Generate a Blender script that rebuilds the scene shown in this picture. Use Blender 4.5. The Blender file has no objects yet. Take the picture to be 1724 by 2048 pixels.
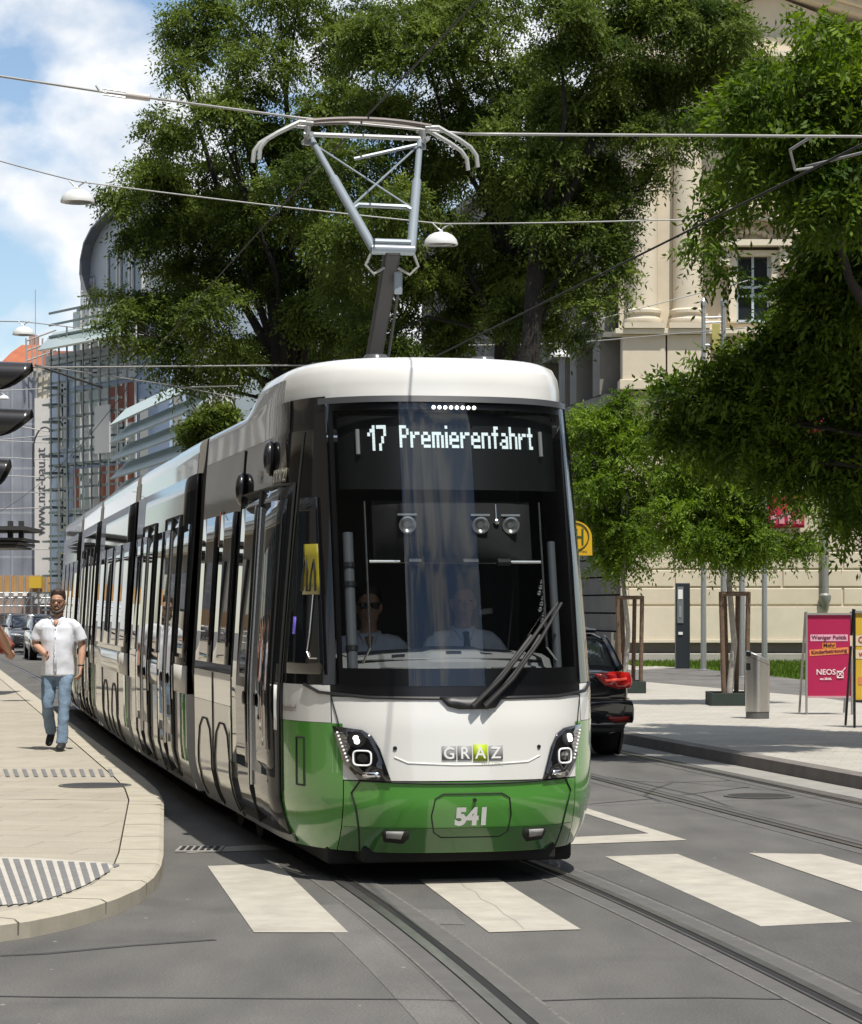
import bpy, bmesh, math, random
import numpy as np
from mathutils import Vector, Matrix

random.seed(7); RNG = np.random.default_rng(11)
SC = bpy.context.scene; COL = SC.collection
PI = math.pi

# ------------------------------------------------------------------ camera
F = 5200.0; CXP = 862.0; HYP = 1215.0; H = 1.72      # focal length, centre, horizon (photo pixels) and eye height (m)
cam_d = bpy.data.cameras.new('camera'); cam = bpy.data.objects.new('camera', cam_d); COL.objects.link(cam)
cam.location = (0, 0, H); cam.rotation_euler = (PI/2, 0, 0)
cam_d.sensor_fit = 'HORIZONTAL'; cam_d.sensor_width = 36; cam_d.lens = 36*F/1724.0
cam_d.shift_y = (HYP-1024)/1724.0
cam_d.clip_start = 0.5; cam_d.clip_end = 4000
SC.camera = cam

# ------------------------------------------------------------------ sun, sky, exposure
SUN_TO = Vector((0.185, -0.40, 1.0)).normalized()
sun_d = bpy.data.lights.new('sun', 'SUN'); sun_d.energy = 4.6; sun_d.angle = math.radians(0.5); sun_d.color = (1.0, 0.95, 0.87)
sun = bpy.data.objects.new('sun', sun_d); COL.objects.link(sun)
sun.rotation_euler = SUN_TO.to_track_quat('Z', 'Y').to_euler(); sun.location = (20, -20, 60)
world = bpy.data.worlds.new('World'); SC.world = world; world.use_nodes = True
nt = world.node_tree; nt.nodes.clear()
def wn(t, **k):
    n = nt.nodes.new(t)
    for a, b in k.items(): setattr(n, a, b)
    return n
wout = wn('ShaderNodeOutputWorld'); wbg = wn('ShaderNodeBackground'); wbg.inputs['Strength'].default_value = 0.12
sky = wn('ShaderNodeTexSky', sky_type='NISHITA', sun_disc=False)
sky.sun_elevation = math.asin(SUN_TO.z); sky.sun_rotation = math.atan2(SUN_TO.x, SUN_TO.y)
sky.altitude = 350; sky.air_density = 1.0; sky.dust_density = 0.5; sky.ozone_density = 1.4
tc = wn('ShaderNodeTexCoord'); mp = wn('ShaderNodeMapping'); mp.inputs['Scale'].default_value = (1.0, 1.0, 1.3)
mp.inputs['Location'].default_value = (4.1, 0.3, 0.9)
nz = wn('ShaderNodeTexNoise'); nz.inputs['Scale'].default_value = 16.0; nz.inputs['Detail'].default_value = 9; nz.inputs['Roughness'].default_value = 0.5; nz.inputs['Distortion'].default_value = 0.15
rp = wn('ShaderNodeValToRGB'); rp.color_ramp.elements[0].position = 0.42; rp.color_ramp.elements[1].position = 0.58
rp.color_ramp.elements[1].color = (1, 1, 1, 1)
nz2 = wn('ShaderNodeTexNoise'); nz2.inputs['Scale'].default_value = 30.0; nz2.inputs['Detail'].default_value = 6
rp2 = wn('ShaderNodeValToRGB'); rp2.color_ramp.elements[0].position = 0.3; rp2.color_ramp.elements[1].position = 0.7
rp2.color_ramp.elements[0].color = (4.8, 5.4, 6.2, 1); rp2.color_ramp.elements[1].color = (8.2, 8.1, 8.0, 1)
mx = wn('ShaderNodeMixRGB')
L = nt.links.new
L(tc.outputs['Generated'], mp.inputs['Vector']); L(mp.outputs['Vector'], nz.inputs['Vector']); L(mp.outputs['Vector'], nz2.inputs['Vector'])
L(nz.outputs['Fac'], rp.inputs['Fac']); L(nz2.outputs['Fac'], rp2.inputs['Fac'])
L(rp.outputs['Color'], mx.inputs['Fac']); L(sky.outputs['Color'], mx.inputs['Color1']); L(rp2.outputs['Color'], mx.inputs['Color2'])
L(mx.outputs['Color'], wbg.inputs['Color']); L(wbg.outputs['Background'], wout.inputs['Surface'])
SC.view_settings.view_transform = 'Standard'; SC.view_settings.look = 'None'; SC.view_settings.gamma = 1
SC.view_settings.exposure = 0.25
SC.cycles.max_bounces = 10; SC.cycles.transparent_max_bounces = 16; SC.cycles.caustics_reflective = False; SC.cycles.caustics_refractive = False
SC.cycles.use_denoising = True

# ------------------------------------------------------------------ helpers
def G(px, py, z=0.0):
    """photo pixel of a point at height z -> world point"""
    Y = F*(H-z)/(py-HYP); return Vector(((px-CXP)*Y/F, Y, z))
def W(px, py, Y):
    """photo pixel of a point at distance Y -> world point"""
    return Vector(((px-CXP)*Y/F, Y, H+(HYP-py)*Y/F))

ORG = {}
def worg(o): return ORG.get(o.name, Vector((0, 0, 0)))
def tag(o, label=None, cat=None, group=None, kind=None):
    if label: o['label'] = label
    if cat: o['category'] = cat
    if group: o['group'] = group
    if kind: o['kind'] = kind
    return o
def thing(name, label, cat, loc=(0, 0, 0), rotz=0, group=None):
    o = bpy.data.objects.new(name, None); COL.objects.link(o); o.empty_display_size = 0.2
    o.location = loc; o.rotation_euler = (0, 0, rotz); ORG[o.name] = Vector(loc)
    return tag(o, label, cat, group)
def copy_tree(o, parent=None):
    c = o.copy(); COL.objects.link(c)
    if parent: c.parent = parent
    for ch in [x for x in bpy.data.objects if x.parent == o]: copy_tree(ch, c)
    return c

class MB:
    def __init__(s): s.v = []; s.f = []
    def add(s, vs, fs):
        b = len(s.v); s.v += [tuple(v) for v in vs]; s.f += [tuple(b+i for i in f) for f in fs]; return s
    def box(s, a, b):
        x0, y0, z0 = a; x1, y1, z1 = b
        return s.add([(x0,y0,z0),(x1,y0,z0),(x1,y1,z0),(x0,y1,z0),(x0,y0,z1),(x1,y0,z1),(x1,y1,z1),(x0,y1,z1)],
                     [(3,2,1,0),(4,5,6,7),(0,1,5,4),(1,2,6,5),(2,3,7,6),(3,0,4,7)])
    def obox(s, o, u, v, w, a, b):
        """box in the frame o + u,v,w between corners a and b"""
        o = Vector(o); vs = []
        for k in (0, 1):
            for i, j in ((0,0),(1,0),(1,1),(0,1)):
                vs.append(o + u*(a[0] if i == 0 else b[0]) + v*(a[1] if j == 0 else b[1]) + w*(a[2] if k == 0 else b[2]))
        return s.add(vs, [(3,2,1,0),(4,5,6,7),(0,1,5,4),(1,2,6,5),(2,3,7,6),(3,0,4,7)])
    def loft(s, rings, caps=True, closed=True):
        n = len(rings[0]); b = len(s.v)
        for r in rings: s.v += [tuple(p) for p in r]
        for i in range(len(rings)-1):
            for j in range(n if closed else n-1):
                k = (j+1) % n
                s.f.append((b+i*n+j, b+i*n+k, b+(i+1)*n+k, b+(i+1)*n+j))
        if caps:
            s.f.append(tuple(b+j for j in reversed(range(n)))); s.f.append(tuple(b+(len(rings)-1)*n+j for j in range(n)))
        return s
    def tube(s, pts, r, n=8, caps=True, ref=None):
        pts = [Vector(p) for p in pts]; rings = []; pu = None
        for i, p in enumerate(pts):
            t = (pts[min(i+1, len(pts)-1)]-pts[max(i-1, 0)]).normalized()
            if pu is None:
                rf = Vector(ref) if ref else (Vector((0,0,1)) if abs(t.z) < .9 else Vector((0,1,0)))
                u = rf.cross(t).normalized()
            else: u = (pu - t*pu.dot(t)).normalized()
            pu = u; v = t.cross(u); rr = r[i] if isinstance(r, (list, tuple)) else r
            rings.append([p+(u*math.cos(2*PI*k/n)+v*math.sin(2*PI*k/n))*rr for k in range(n)])
        return s.loft(rings, caps)
    def limb(s, pts, rads, n=12, ref=(0, 1, 0)):
        pts = [Vector(p) for p in pts]; rings = []; rf = Vector(ref)
        for i, p in enumerate(pts):
            t = (pts[min(i+1, len(pts)-1)]-pts[max(i-1, 0)]).normalized()
            u = rf.cross(t)
            u = u.normalized() if u.length > 1e-3 else Vector((1,0,0)); v = t.cross(u)
            a, b = rads[i] if isinstance(rads[i], (list, tuple)) else (rads[i], rads[i])
            rings.append([p+u*a*math.cos(2*PI*k/n)+v*b*math.sin(2*PI*k/n) for k in range(n)])
        return s.loft(rings, True)
    def lathe(s, prof, c, n=20, axis=None):
        """prof: (radius, height)"""
        c = Vector(c); w = Vector(axis).normalized() if axis else Vector((0,0,1))
        u = w.orthogonal().normalized(); v = w.cross(u)
        return s.loft([[c+w*h+(u*math.cos(2*PI*k/n)+v*math.sin(2*PI*k/n))*max(r, 1e-4) for k in range(n)] for r, h in prof], True)
    def ball(s, c, r, n=12, m=8):
        c = Vector(c); r = (r, r, r) if not isinstance(r, (tuple, list)) else r
        return s.loft([[c+Vector((r[0]*math.sin(a)*math.cos(2*PI*k/n), r[1]*math.sin(a)*math.sin(2*PI*k/n), -r[2]*math.cos(a))) for k in range(n)]
                       for a in [max(.02, min(PI-.02, PI*i/m)) for i in range(m+1)]], True)
    def poly(s, pts): return s.add(pts, [tuple(range(len(pts)))])
    def prism(s, pts, d):
        """polygon (3-D points) extruded by vector d"""
        n = len(pts); pts = [Vector(p) for p in pts]; d = Vector(d)
        return s.add(pts+[p+d for p in pts], [tuple(reversed(range(n))), tuple(range(n, 2*n))]+[(i, (i+1) % n, n+(i+1) % n, n+i) for i in range(n)])
    def build(s, name, mat, parent=None, smooth=False, bevel=0, world=True, fix=True, sub=0):
        me = bpy.data.meshes.new(name)
        off = Vector((0, 0, 0)); loc = None
        if parent is not None:
            if world: off = worg(parent)
        elif world:
            a = np.array(s.v); off = Vector((float((a[:,0].min()+a[:,0].max())/2), float((a[:,1].min()+a[:,1].max())/2), float(a[:,2].min()))); loc = off
        me.from_pydata([(v[0]-off.x, v[1]-off.y, v[2]-off.z) for v in s.v], [], s.f)
        if fix:
            bm = bmesh.new(); bm.from_mesh(me); bmesh.ops.recalc_face_normals(bm, faces=bm.faces); bm.to_mesh(me); bm.free()
        o = bpy.data.objects.new(name, me); COL.objects.link(o)
        if mat: me.materials.append(mat)
        if parent is not None: o.parent = parent; ORG[o.name] = worg(parent)
        elif loc is not None: o.location = loc; ORG[o.name] = loc.copy()
        if smooth:
            for p in me.polygons: p.use_smooth = True
            if smooth != 'all': me.set_sharp_from_angle(angle=math.radians(40))
        if bevel:
            m = o.modifiers.new('bevel', 'BEVEL'); m.width = bevel; m.segments = 2; m.limit_method = 'ANGLE'
        if sub:
            m = o.modifiers.new('subd', 'SUBSURF'); m.levels = sub; m.render_levels = sub
        return o

# ------------------------------------------------------------------ materials
MATS = {}
def M(name, col, rough=.5, metal=0., noise=None, bump=None, coat=0., emis=None, spec=.5, rnoise=0):
    """principled material; noise=(scale, amount[, detail]) varies its colour, bump=(scale, strength)"""
    if name in MATS: return MATS[name]
    m = bpy.data.materials.new(name); m.use_nodes = True; t = m.node_tree; b = t.nodes['Principled BSDF']
    b.inputs['Base Color'].default_value = (*col, 1); b.inputs['Roughness'].default_value = rough; b.inputs['Metallic'].default_value = metal
    b.inputs['Specular IOR Level'].default_value = spec
    if coat: b.inputs['Coat Weight'].default_value = coat; b.inputs['Coat Roughness'].default_value = .02
    if emis: b.inputs['Emission Color'].default_value = (*emis[0], 1); b.inputs['Emission Strength'].default_value = emis[1]
    if noise or bump or rnoise: c = t.nodes.new('ShaderNodeTexCoord')
    if noise:
        nn = t.nodes.new('ShaderNodeTexNoise'); nn.inputs['Scale'].default_value = noise[0]; nn.inputs['Detail'].default_value = noise[2] if len(noise) > 2 else 6
        nn.inputs['Roughness'].default_value = .65
        r = t.nodes.new('ShaderNodeMapRange'); r.inputs['From Min'].default_value = .25; r.inputs['From Max'].default_value = .75
        r.inputs['To Min'].default_value = 1-noise[1]; r.inputs['To Max'].default_value = 1+noise[1]
        x = t.nodes.new('ShaderNodeMixRGB'); x.blend_type = 'MULTIPLY'; x.inputs['Fac'].default_value = 1; x.inputs['Color1'].default_value = (*col, 1)
        t.links.new(c.outputs['Object'], nn.inputs['Vector']); t.links.new(nn.outputs['Fac'], r.inputs['Value'])
        t.links.new(r.outputs['Result'], x.inputs['Color2']); t.links.new(x.outputs['Color'], b.inputs['Base Color'])
    if bump:
        nn = t.nodes.new('ShaderNodeTexNoise'); nn.inputs['Scale'].default_value = bump[0]; nn.inputs['Detail'].default_value = 5
        bp = t.nodes.new('ShaderNodeBump'); bp.inputs['Strength'].default_value = bump[1]; bp.inputs['Distance'].default_value = bump[2] if len(bump) > 2 else .02
        t.links.new(c.outputs['Object'], nn.inputs['Vector']); t.links.new(nn.outputs['Fac'], bp.inputs['Height']); t.links.new(bp.outputs['Normal'], b.inputs['Normal'])
    MATS[name] = m; return m
def glass(name, tint, ior=.05, gl=(1, 1, 1)):
    m = bpy.data.materials.new(name); m.use_nodes = True; t = m.node_tree; t.nodes.clear()
    o = t.nodes.new('ShaderNodeOutputMaterial'); mxs = t.nodes.new('ShaderNodeMixShader'); lw_ = t.nodes.new('ShaderNodeLayerWeight'); pw_ = t.nodes.new('ShaderNodeMath'); pw_.operation = 'POWER'; pw_.inputs[1].default_value = 5; t.links.new(lw_.outputs['Facing'], pw_.inputs[0]); f = t.nodes.new('ShaderNodeMath'); f.operation = 'MULTIPLY_ADD'; f.inputs[1].default_value = .9; f.inputs[2].default_value = ior; t.links.new(pw_.outputs[0], f.inputs[0])
    tr = t.nodes.new('ShaderNodeBsdfTransparent'); tr.inputs['Color'].default_value = (*tint, 1)
    g = t.nodes.new('ShaderNodeBsdfGlossy'); g.inputs['Roughness'].default_value = .0; g.inputs['Color'].default_value = (*gl, 1)
    t.links.new(f.outputs[0], mxs.inputs[0]); t.links.new(tr.outputs[0], mxs.inputs[1]); t.links.new(g.outputs[0], mxs.inputs[2]); t.links.new(mxs.outputs[0], o.inputs['Surface'])
    return m
BLACK = M('black_plastic', (.012, .012, .013), .45)
RUBBER = M('black_rubber', (.014, .014, .014), .75)
STEEL = M('galvanised_steel', (.46, .47, .47), .42, .75, (30, .15))
DARKSTEEL = M('dark_steel', (.06, .06, .062), .5, .3)
BRUSHED = M('brushed_steel', (.62, .60, .57), .3, 1., (60, .08))
WHITEP = M('white_lacquer', (.78, .77, .74), .25, 0, (3, .03), coat=.4)
GREYP = M('grey_lacquer', (.36, .40, .43), .35, .1)

def text_geo(body, size, bold=0.0, align='CENTER'):
    cu = bpy.data.curves.new('lettering', 'FONT'); cu.body = body; cu.size = size; cu.align_x = align; cu.offset = bold; cu.resolution_u = 3
    ob = bpy.data.objects.new('lettering', cu); COL.objects.link(ob)
    dg = bpy.context.evaluated_depsgraph_get(); me = ob.evaluated_get(dg).to_mesh()
    vs = [(v.co.x, v.co.y) for v in me.vertices]; fs = [tuple(p.vertices) for p in me.polygons]
    ob.evaluated_get(dg).to_mesh_clear(); bpy.data.objects.remove(ob); bpy.data.curves.remove(cu)
    return vs, fs
def lettering(name, body, size, fmap, mat, parent, bold=0.0, squeeze=1.0):
    vs, fs = text_geo(body, size, bold); mb = MB(); mb.add([fmap(x*squeeze, y) for x, y in vs], fs)
    return mb.build(name, mat, parent, fix=False)
# ================================================================== the street
# tram alignment: centre line of the track the tram stands on (x at distance y)
TRK = [(2.75, -2), (1.70, 6), (1.10, 10.8), (.24, 16.0), (-.94, 21.5), (-2.12, 27.4), (-3.26, 33.4), (-4.15, 38.2), (-5.2, 44), (-7.6, 57), (-10.6, 72), (-14.4, 90), (-19, 110)]
def spline(P, step=.4):
    ys = np.array([p[1] for p in P]); xs = np.array([p[0] for p in P]); yy = np.arange(ys[0], ys[-1], step)
    m = np.gradient(xs, ys); out = []
    for y in yy:
        i = min(np.searchsorted(ys, y, 'right')-1, len(ys)-2); h = ys[i+1]-ys[i]; t = (y-ys[i])/h
        out.append(((2*t**3-3*t**2+1)*xs[i]+(t**3-2*t**2+t)*h*m[i]+(-2*t**3+3*t**2)*xs[i+1]+(t**3-t**2)*h*m[i+1], y))
    return out
TRACK1 = spline(TRK)
def line2(x0, y0, sl, ya, yb, step=1.0): return [(x0+sl*(y-y0), y) for y in np.arange(ya, yb, step)]
TRACK2 = line2(3.03, 22.76, -.192, 4, 110)
def offset_line(P, d):
    out = []
    for i, p in enumerate(P):
        a = P[max(i-1, 0)]; b = P[min(i+1, len(P)-1)]; t = Vector((b[0]-a[0], b[1]-a[1])).normalized()
        out.append((p[0]+t.y*d, p[1]-t.x*d))
    return out
def ribbon(P, d0, d1, z, name, mat, parent=None):
    a = offset_line(P, d0); b = offset_line(P, d1); mb = MB(); n = len(P)
    mb.add([(x, y, z) for x, y in a]+[(x, y, z) for x, y in b], [(i, n+i, n+i+1, i+1) for i in range(n-1)])
    o = mb.build(name, mat, parent, fix=False)
    return o

def asphalt(name, col, seams=True):
    m = bpy.data.materials.new(name); m.use_nodes = True; t = m.node_tree; b = t.nodes['Principled BSDF']; lk = t.links.new
    def nd(ty, **k):
        n = t.nodes.new(ty)
        for a, c in k.items(): n.inputs[a].default_value = c
        return n
    c = t.nodes.new('ShaderNodeTexCoord')
    big = nd('ShaderNodeTexNoise', Scale=.35, Detail=5); mid = nd('ShaderNodeTexNoise', Scale=2.3, Detail=6); fine = nd('ShaderNodeTexNoise', Scale=90., Detail=3)
    vor = nd('ShaderNodeTexVoronoi', Scale=70.)
    mp = t.nodes.new('ShaderNodeMapping'); mp.inputs['Scale'].default_value = (1.1, .28, 1); mp.inputs['Rotation'].default_value = (0, 0, -.17)
    lk(c.outputs['Object'], mp.inputs['Vector'])
    for n in (big, fine, vor): lk(c.outputs['Object'], n.inputs['Vector'])
    lk(mp.outputs['Vector'], mid.inputs['Vector'])
    def rng(src, a, b_, lo, hi):
        r = nd('ShaderNodeMapRange'); r.inputs['From Min'].default_value = a; r.inputs['From Max'].default_value = b_; r.inputs['To Min'].default_value = lo; r.inputs['To Max'].default_value = hi
        lk(src, r.inputs['Value']); return r.outputs['Result']
    def mul(a, b_):
        n = t.nodes.new('ShaderNodeMath'); n.operation = 'MULTIPLY'; lk(a, n.inputs[0]); lk(b_, n.inputs[1]); return n.outputs[0]
    k = mul(mul(rng(big.outputs['Fac'], .3, .7, .80, 1.16), rng(mid.outputs['Fac'], .25, .75, .80, 1.18)), rng(fine.outputs['Fac'], .3, .7, .74, 1.26))
    k = mul(k, rng(vor.outputs['Distance'], .0, .22, 1.7, .96))
    x = t.nodes.new('ShaderNodeMixRGB'); x.blend_type = 'MULTIPLY'; x.inputs['Fac'].default_value = 1; x.inputs['Color1'].default_value = (*col, 1)
    sp = nd('ShaderNodeTexVoronoi', Scale=3.1); lk(c.outputs['Object'], sp.inputs['Vector']); lt = t.nodes.new('ShaderNodeMath'); lt.operation = 'LESS_THAN'; lt.inputs[1].default_value = .035; lk(sp.outputs['Distance'], lt.inputs[0])
    st = nd('ShaderNodeTexNoise', Scale=.9, Detail=7); lk(c.outputs['Object'], st.inputs['Vector']); k = mul(k, rng(st.outputs['Fac'], .58, .70, 1.0, .80))
    lk(k, x.inputs['Color2']); x2 = t.nodes.new('ShaderNodeMixRGB'); x2.inputs['Color2'].default_value = (.30, .29, .26, 1); lk(lt.outputs[0], x2.inputs['Fac']); lk(x.outputs['Color'], x2.inputs['Color1']); lk(x2.outputs['Color'], b.inputs['Base Color']); b.inputs['Roughness'].default_value = .85; b.inputs['Specular IOR Level'].default_value = .3
    bp = t.nodes.new('ShaderNodeBump'); bp.inputs['Strength'].default_value = .35; bp.inputs['Distance'].default_value = .004
    lk(fine.outputs['Fac'], bp.inputs['Height']); lk(bp.outputs['Normal'], b.inputs['Normal'])
    return m
ASPH = asphalt('asphalt', (.119, .115, .108)); ASPH_D = asphalt('asphalt_patch', (.100, .097, .093)); ASPH_P = asphalt('asphalt_path', (.145, .14, .132))
def paving(name, col, sx, sy, mortar, rot):
    m = bpy.data.materials.new(name); m.use_nodes = True; t = m.node_tree; b = t.nodes['Principled BSDF']; lk = t.links.new
    c = t.nodes.new('ShaderNodeTexCoord'); mp = t.nodes.new('ShaderNodeMapping'); mp.inputs['Rotation'].default_value = (0, 0, rot)
    br = t.nodes.new('ShaderNodeTexBrick'); br.inputs['Scale'].default_value = 1; br.inputs['Brick Width'].default_value = sx; br.inputs['Row Height'].default_value = sy
    br.inputs['Mortar Size'].default_value = mortar; br.inputs['Mortar Smooth'].default_value = .3; br.inputs['Bias'].default_value = -.1
    br.inputs['Color1'].default_value = (*col, 1); br.inputs['Color2'].default_value = (col[0]*.91, col[1]*.91, col[2]*.9, 1); br.inputs['Mortar'].default_value = (col[0]*.76, col[1]*.75, col[2]*.74, 1)
    n1 = t.nodes.new('ShaderNodeTexNoise'); n1.inputs['Scale'].default_value = 1.3; n1.inputs['Detail'].default_value = 8; n1.inputs['Roughness'].default_value = .7
    n2 = t.nodes.new('ShaderNodeTexNoise'); n2.inputs['Scale'].default_value = 60; n2.inputs['Detail'].default_value = 3
    r = t.nodes.new('ShaderNodeMapRange'); r.inputs['From Min'].default_value = .25; r.inputs['From Max'].default_value = .75; r.inputs['To Min'].default_value = .84; r.inputs['To Max'].default_value = 1.1
    r2 = t.nodes.new('ShaderNodeMapRange'); r2.inputs['From Min'].default_value = .25; r2.inputs['From Max'].default_value = .75; r2.inputs['To Min'].default_value = .86; r2.inputs['To Max'].default_value = 1.12
    q = t.nodes.new('ShaderNodeMath'); q.operation = 'MULTIPLY'
    x = t.nodes.new('ShaderNodeMixRGB'); x.blend_type = 'MULTIPLY'; x.inputs['Fac'].default_value = 1
    lk(c.outputs['Object'], mp.inputs['Vector']); lk(mp.outputs['Vector'], br.inputs['Vector']); lk(c.outputs['Object'], n1.inputs['Vector']); lk(c.outputs['Object'], n2.inputs['Vector'])
    lk(n1.outputs['Fac'], r.inputs['Value']); lk(n2.outputs['Fac'], r2.inputs['Value']); lk(r.outputs[0], q.inputs[0]); lk(r2.outputs[0], q.inputs[1])
    lk(br.outputs['Color'], x.inputs['Color1']); lk(q.outputs[0], x.inputs['Color2']); lk(x.outputs['Color'], b.inputs['Base Color']); b.inputs['Roughness'].default_value = .8; b.inputs['Specular IOR Level'].default_value = .3
    return m
PAVE = paving('pale_paving', (.40, .365, .30), .9, .42, .012, .18); KERB = M('kerb_stone', (.41, .375, .30), .8, 0, (6, .14, 8))
KERB_D = M('dark_kerb_stone', (.16, .145, .13), .85, 0, (5, .25, 8))
GRAVEL = paving('light_sidewalk', (.42, .40, .355), .3, .3, .006, .2)
PAINT = M("road_paint", (.395, .37, .315), .75, 0, (4, .22, 12))
PAINT_DIRTY = M('road_paint_worn', (.34, .32, .28), .8, 0, (7, .25, 10))

g = MB(); g.add([(-1200, -400, 0), (1200, -400, 0), (1200, 2200, 0), (-1200, 2200, 0)], [(0, 1, 2, 3)])
tag(g.build('ground', ASPH, None, fix=False, world=False), kind='structure')

def slab(name, pts, z0, z1, mat, bevel=0):
    mb = MB(); mb.prism([(p[0], p[1], z0) for p in pts], (0, 0, z1-z0))
    o = mb.build(name, mat, None, bevel=bevel, world=False); return tag(o, kind='structure')
def sheet(name, pts, z, mat, parent=None):
    mb = MB(); mb.add([(p[0], p[1], z) for p in pts], [tuple(range(len(pts)))]); o = mb.build(name, mat, parent, world=False)
    if parent is None: tag(o, kind='structure')
    return o

# left pavement: rounded dropped corner in front, straight kerb along the tram
cor = [(0, 1845), (60, 1837), (120, 1825), (180, 1810), (235, 1792), (280, 1772), (308, 1750), (322, 1728), (327, 1705), (328, 1600), (316, 1577)]
edge = [(-14, 11.6), (-6, 12.55)]+[tuple(G(x, y, .1)[:2]) for x, y in cor]
e0 = Vector(edge[-1])
straight = [(-2.74-.1975*(y-24.9), y) for y in (24.9, 30, 37, 44, 52, 60, 70, 90, 120)]
edge += straight
inner = [(x, y) for x, y in edge]
def inset(P, d):
    out = []
    for i, p in enumerate(P):
        a = Vector(P[max(i-1, 0)][:2]); b = Vector(P[min(i+1, len(P)-1)][:2]); t = (b-a).normalized(); out.append((p[0]-t.y*d, p[1]+t.x*d))
    return out
inn = inset(edge, .30)
slab('left_pavement', inn+[(-60, 120), (-60, 11)], 0, .10, PAVE)
kb = MB(); n = len(edge); ii = inset(edge, .288)
kb.add([(x, y, 0) for x, y in edge]+[(x, y, .085) for x, y in edge]+[(x, y, .103) for x, y in inset(edge, .03)]+[(x, y, .104) for x, y in ii]+[(x, y, .0) for x, y in ii],
       [(r*n+i, r*n+i+1, (r+1)*n+i+1, (r+1)*n+i) for r in range(4) for i in range(n-1)])
lk_ = tag(kb.build('left_kerb', KERB, None, world=False), kind='structure')
acc = 0; KJ = M('kerb_joint', (.15, .135, .11), .9)
for i in range(1, n-1):
    a = Vector(edge[i]); b = Vector(edge[i+1]); t = (b-a).normalized(); ln = (b-a).length; s_ = 1.0-acc
    while s_ < ln:
        p = a+t*s_; q = Vector((-t.y, t.x)); jb = MB(); jb.add([(*(p-t*.006+q*.0), .02), (*(p+t*.006+q*.0), .02), (*(p+t*.006-q*.003), .09), (*(p-t*.006-q*.003), .09), (*(p-t*.006+q*.03), .1045), (*(p+t*.006+q*.03), .1045), (*(p+t*.006+q*.287), .1055), (*(p-t*.006+q*.287), .1055)], [(3, 2, 5, 4), (4, 5, 6, 7), (0, 1, 2, 3)])
        if p.y < 40: jb.build('kerb_joint', KJ, lk_, fix=False)
        s_ += 1.0
    acc = ln-(s_-1.0)
# right pavement
def rx(y): return 2.66-.197*(y-31.6)
ry = (3, 12, 18, 24, 30, 36, 45, 60, 75)
redge = [(rx(y), y) for y in ry]
slab('right_pavement', [(x+.24, y) for x, y in redge]+[(40, 75), (40, 3)], 0, .118, GRAVEL)
kb = MB(); n = len(redge)
kb.add([(x, y, 0) for x, y in redge]+[(x+.015, y, .125) for x, y in redge]+[(x+.22, y, .13) for x, y in redge]+[(x+.22, y, 0) for x, y in redge],
       [(r*n+i, r*n+i+1, (r+1)*n+i+1, (r+1)*n+i) for r in range(3) for i in range(n-1)])
tag(kb.build('right_kerb', KERB_D, None, world=False), kind='structure')
tag(ribbon([(x-.01, y) for x, y in redge], -.42, -.012, .006, 'gutter_strip', M('pale_gutter', (.27, .26, .235), .85, 0, (3, .2, 8))), kind='structure')
sheet('path', [G(x, y, .122) for x, y in ((1240, 1340), (1371, 1336), (1484, 1346), (1614, 1361), (1900, 1385), (1900, 1430), (1614, 1391), (1498, 1381), (1288, 1363), (1200, 1357))], .122, ASPH_P)
lawn = [G(x, y, .126) for x, y in ((1330, 1333), (1371, 1335.5), (1484, 1345.5), (1614, 1360), (1900, 1383), (1900, 1325), (1330, 1325))]
sheet('lawn', lawn, .126, M('lawn_soil', (.10, .15, .03), .9, 0, (4, .4)))

# rails: groove, steel head and the joint strips beside them
RAILS = M('rail_steel', (.34, .33, .32), .3, .85, (5, .3)); GROOVE = M('rail_groove', (.012, .011, .01), .8); JOINT = M('rail_joint', (.100, .096, .090), .8, 0, (5, .18, 8))
EDGEJ = M('crumbled_joint_edge', (.135, .129, .117), .9, 0, (25, .6, 8))
rl = thing('tram_rails', None, None); rl['kind'] = 'structure'
for P in (TRACK1, TRACK2):
    for sd in (-1, 1):
        c = sd*.7175
        ribbon(P, c-.17, c+.17, .0035, 'rail_bed', JOINT, rl)
        ribbon(P, c-.185, c-.17, .0037, 'joint_edge', EDGEJ, rl); ribbon(P, c+.17, c+.188, .0037, 'joint_edge', EDGEJ, rl)
        gs = -sd
        ribbon(P, min(c, c+gs*.045), max(c, c+gs*.05), .0075, 'rail_groove', GROOVE, rl)
        ribbon(P, min(c, c-gs*.06), max(c, c-gs*.052), .011, 'rail_head', RAILS, rl)
        ribbon(P, min(c+gs*.05, c+gs*.063), max(c+gs*.05, c+gs*.063), .011, 'rail_lip', RAILS, rl)
# tar-sealed patches and the repaired strip beside the near track
ptc = thing('road_patches', None, None); ptc['kind'] = 'structure'
ribbon([p for p in TRACK1 if 4 < p[1] < 17], .93, 1.75, .0022, 'asphalt_patch', ASPH_D, ptc)
ribbon([p for p in TRACK1 if 4 < p[1] < 15.2], -1.15, -.93, .0022, 'asphalt_patch', ASPH_P, ptc)
sheet('asphalt_patch', [G(x, y) for x, y in ((700, 1815), (905, 1820), (930, 1850), (760, 1845))], .0024, ASPH_P, ptc)
LINE_D = M('dark_road_line', (.05, .048, .047), .7, 0, (9, .3))
def seam(pts, w=.028):
    P = [G(x, y) for x, y in pts]; mb = MB(); vs = []; n = len(P)
    for i, p in enumerate(P):
        t = (P[min(i+1, n-1)]-P[max(i-1, 0)]).normalized(); q = Vector((t.y, -t.x, 0))*w/2; vs += [p-q, p+q]
    mb.add([(v.x, v.y, .0028) for v in vs], [(2*i, 2*i+1, 2*i+3, 2*i+2) for i in range(n-1)]); mb.build('dark_road_line', LINE_D, ptc, fix=False)
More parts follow.
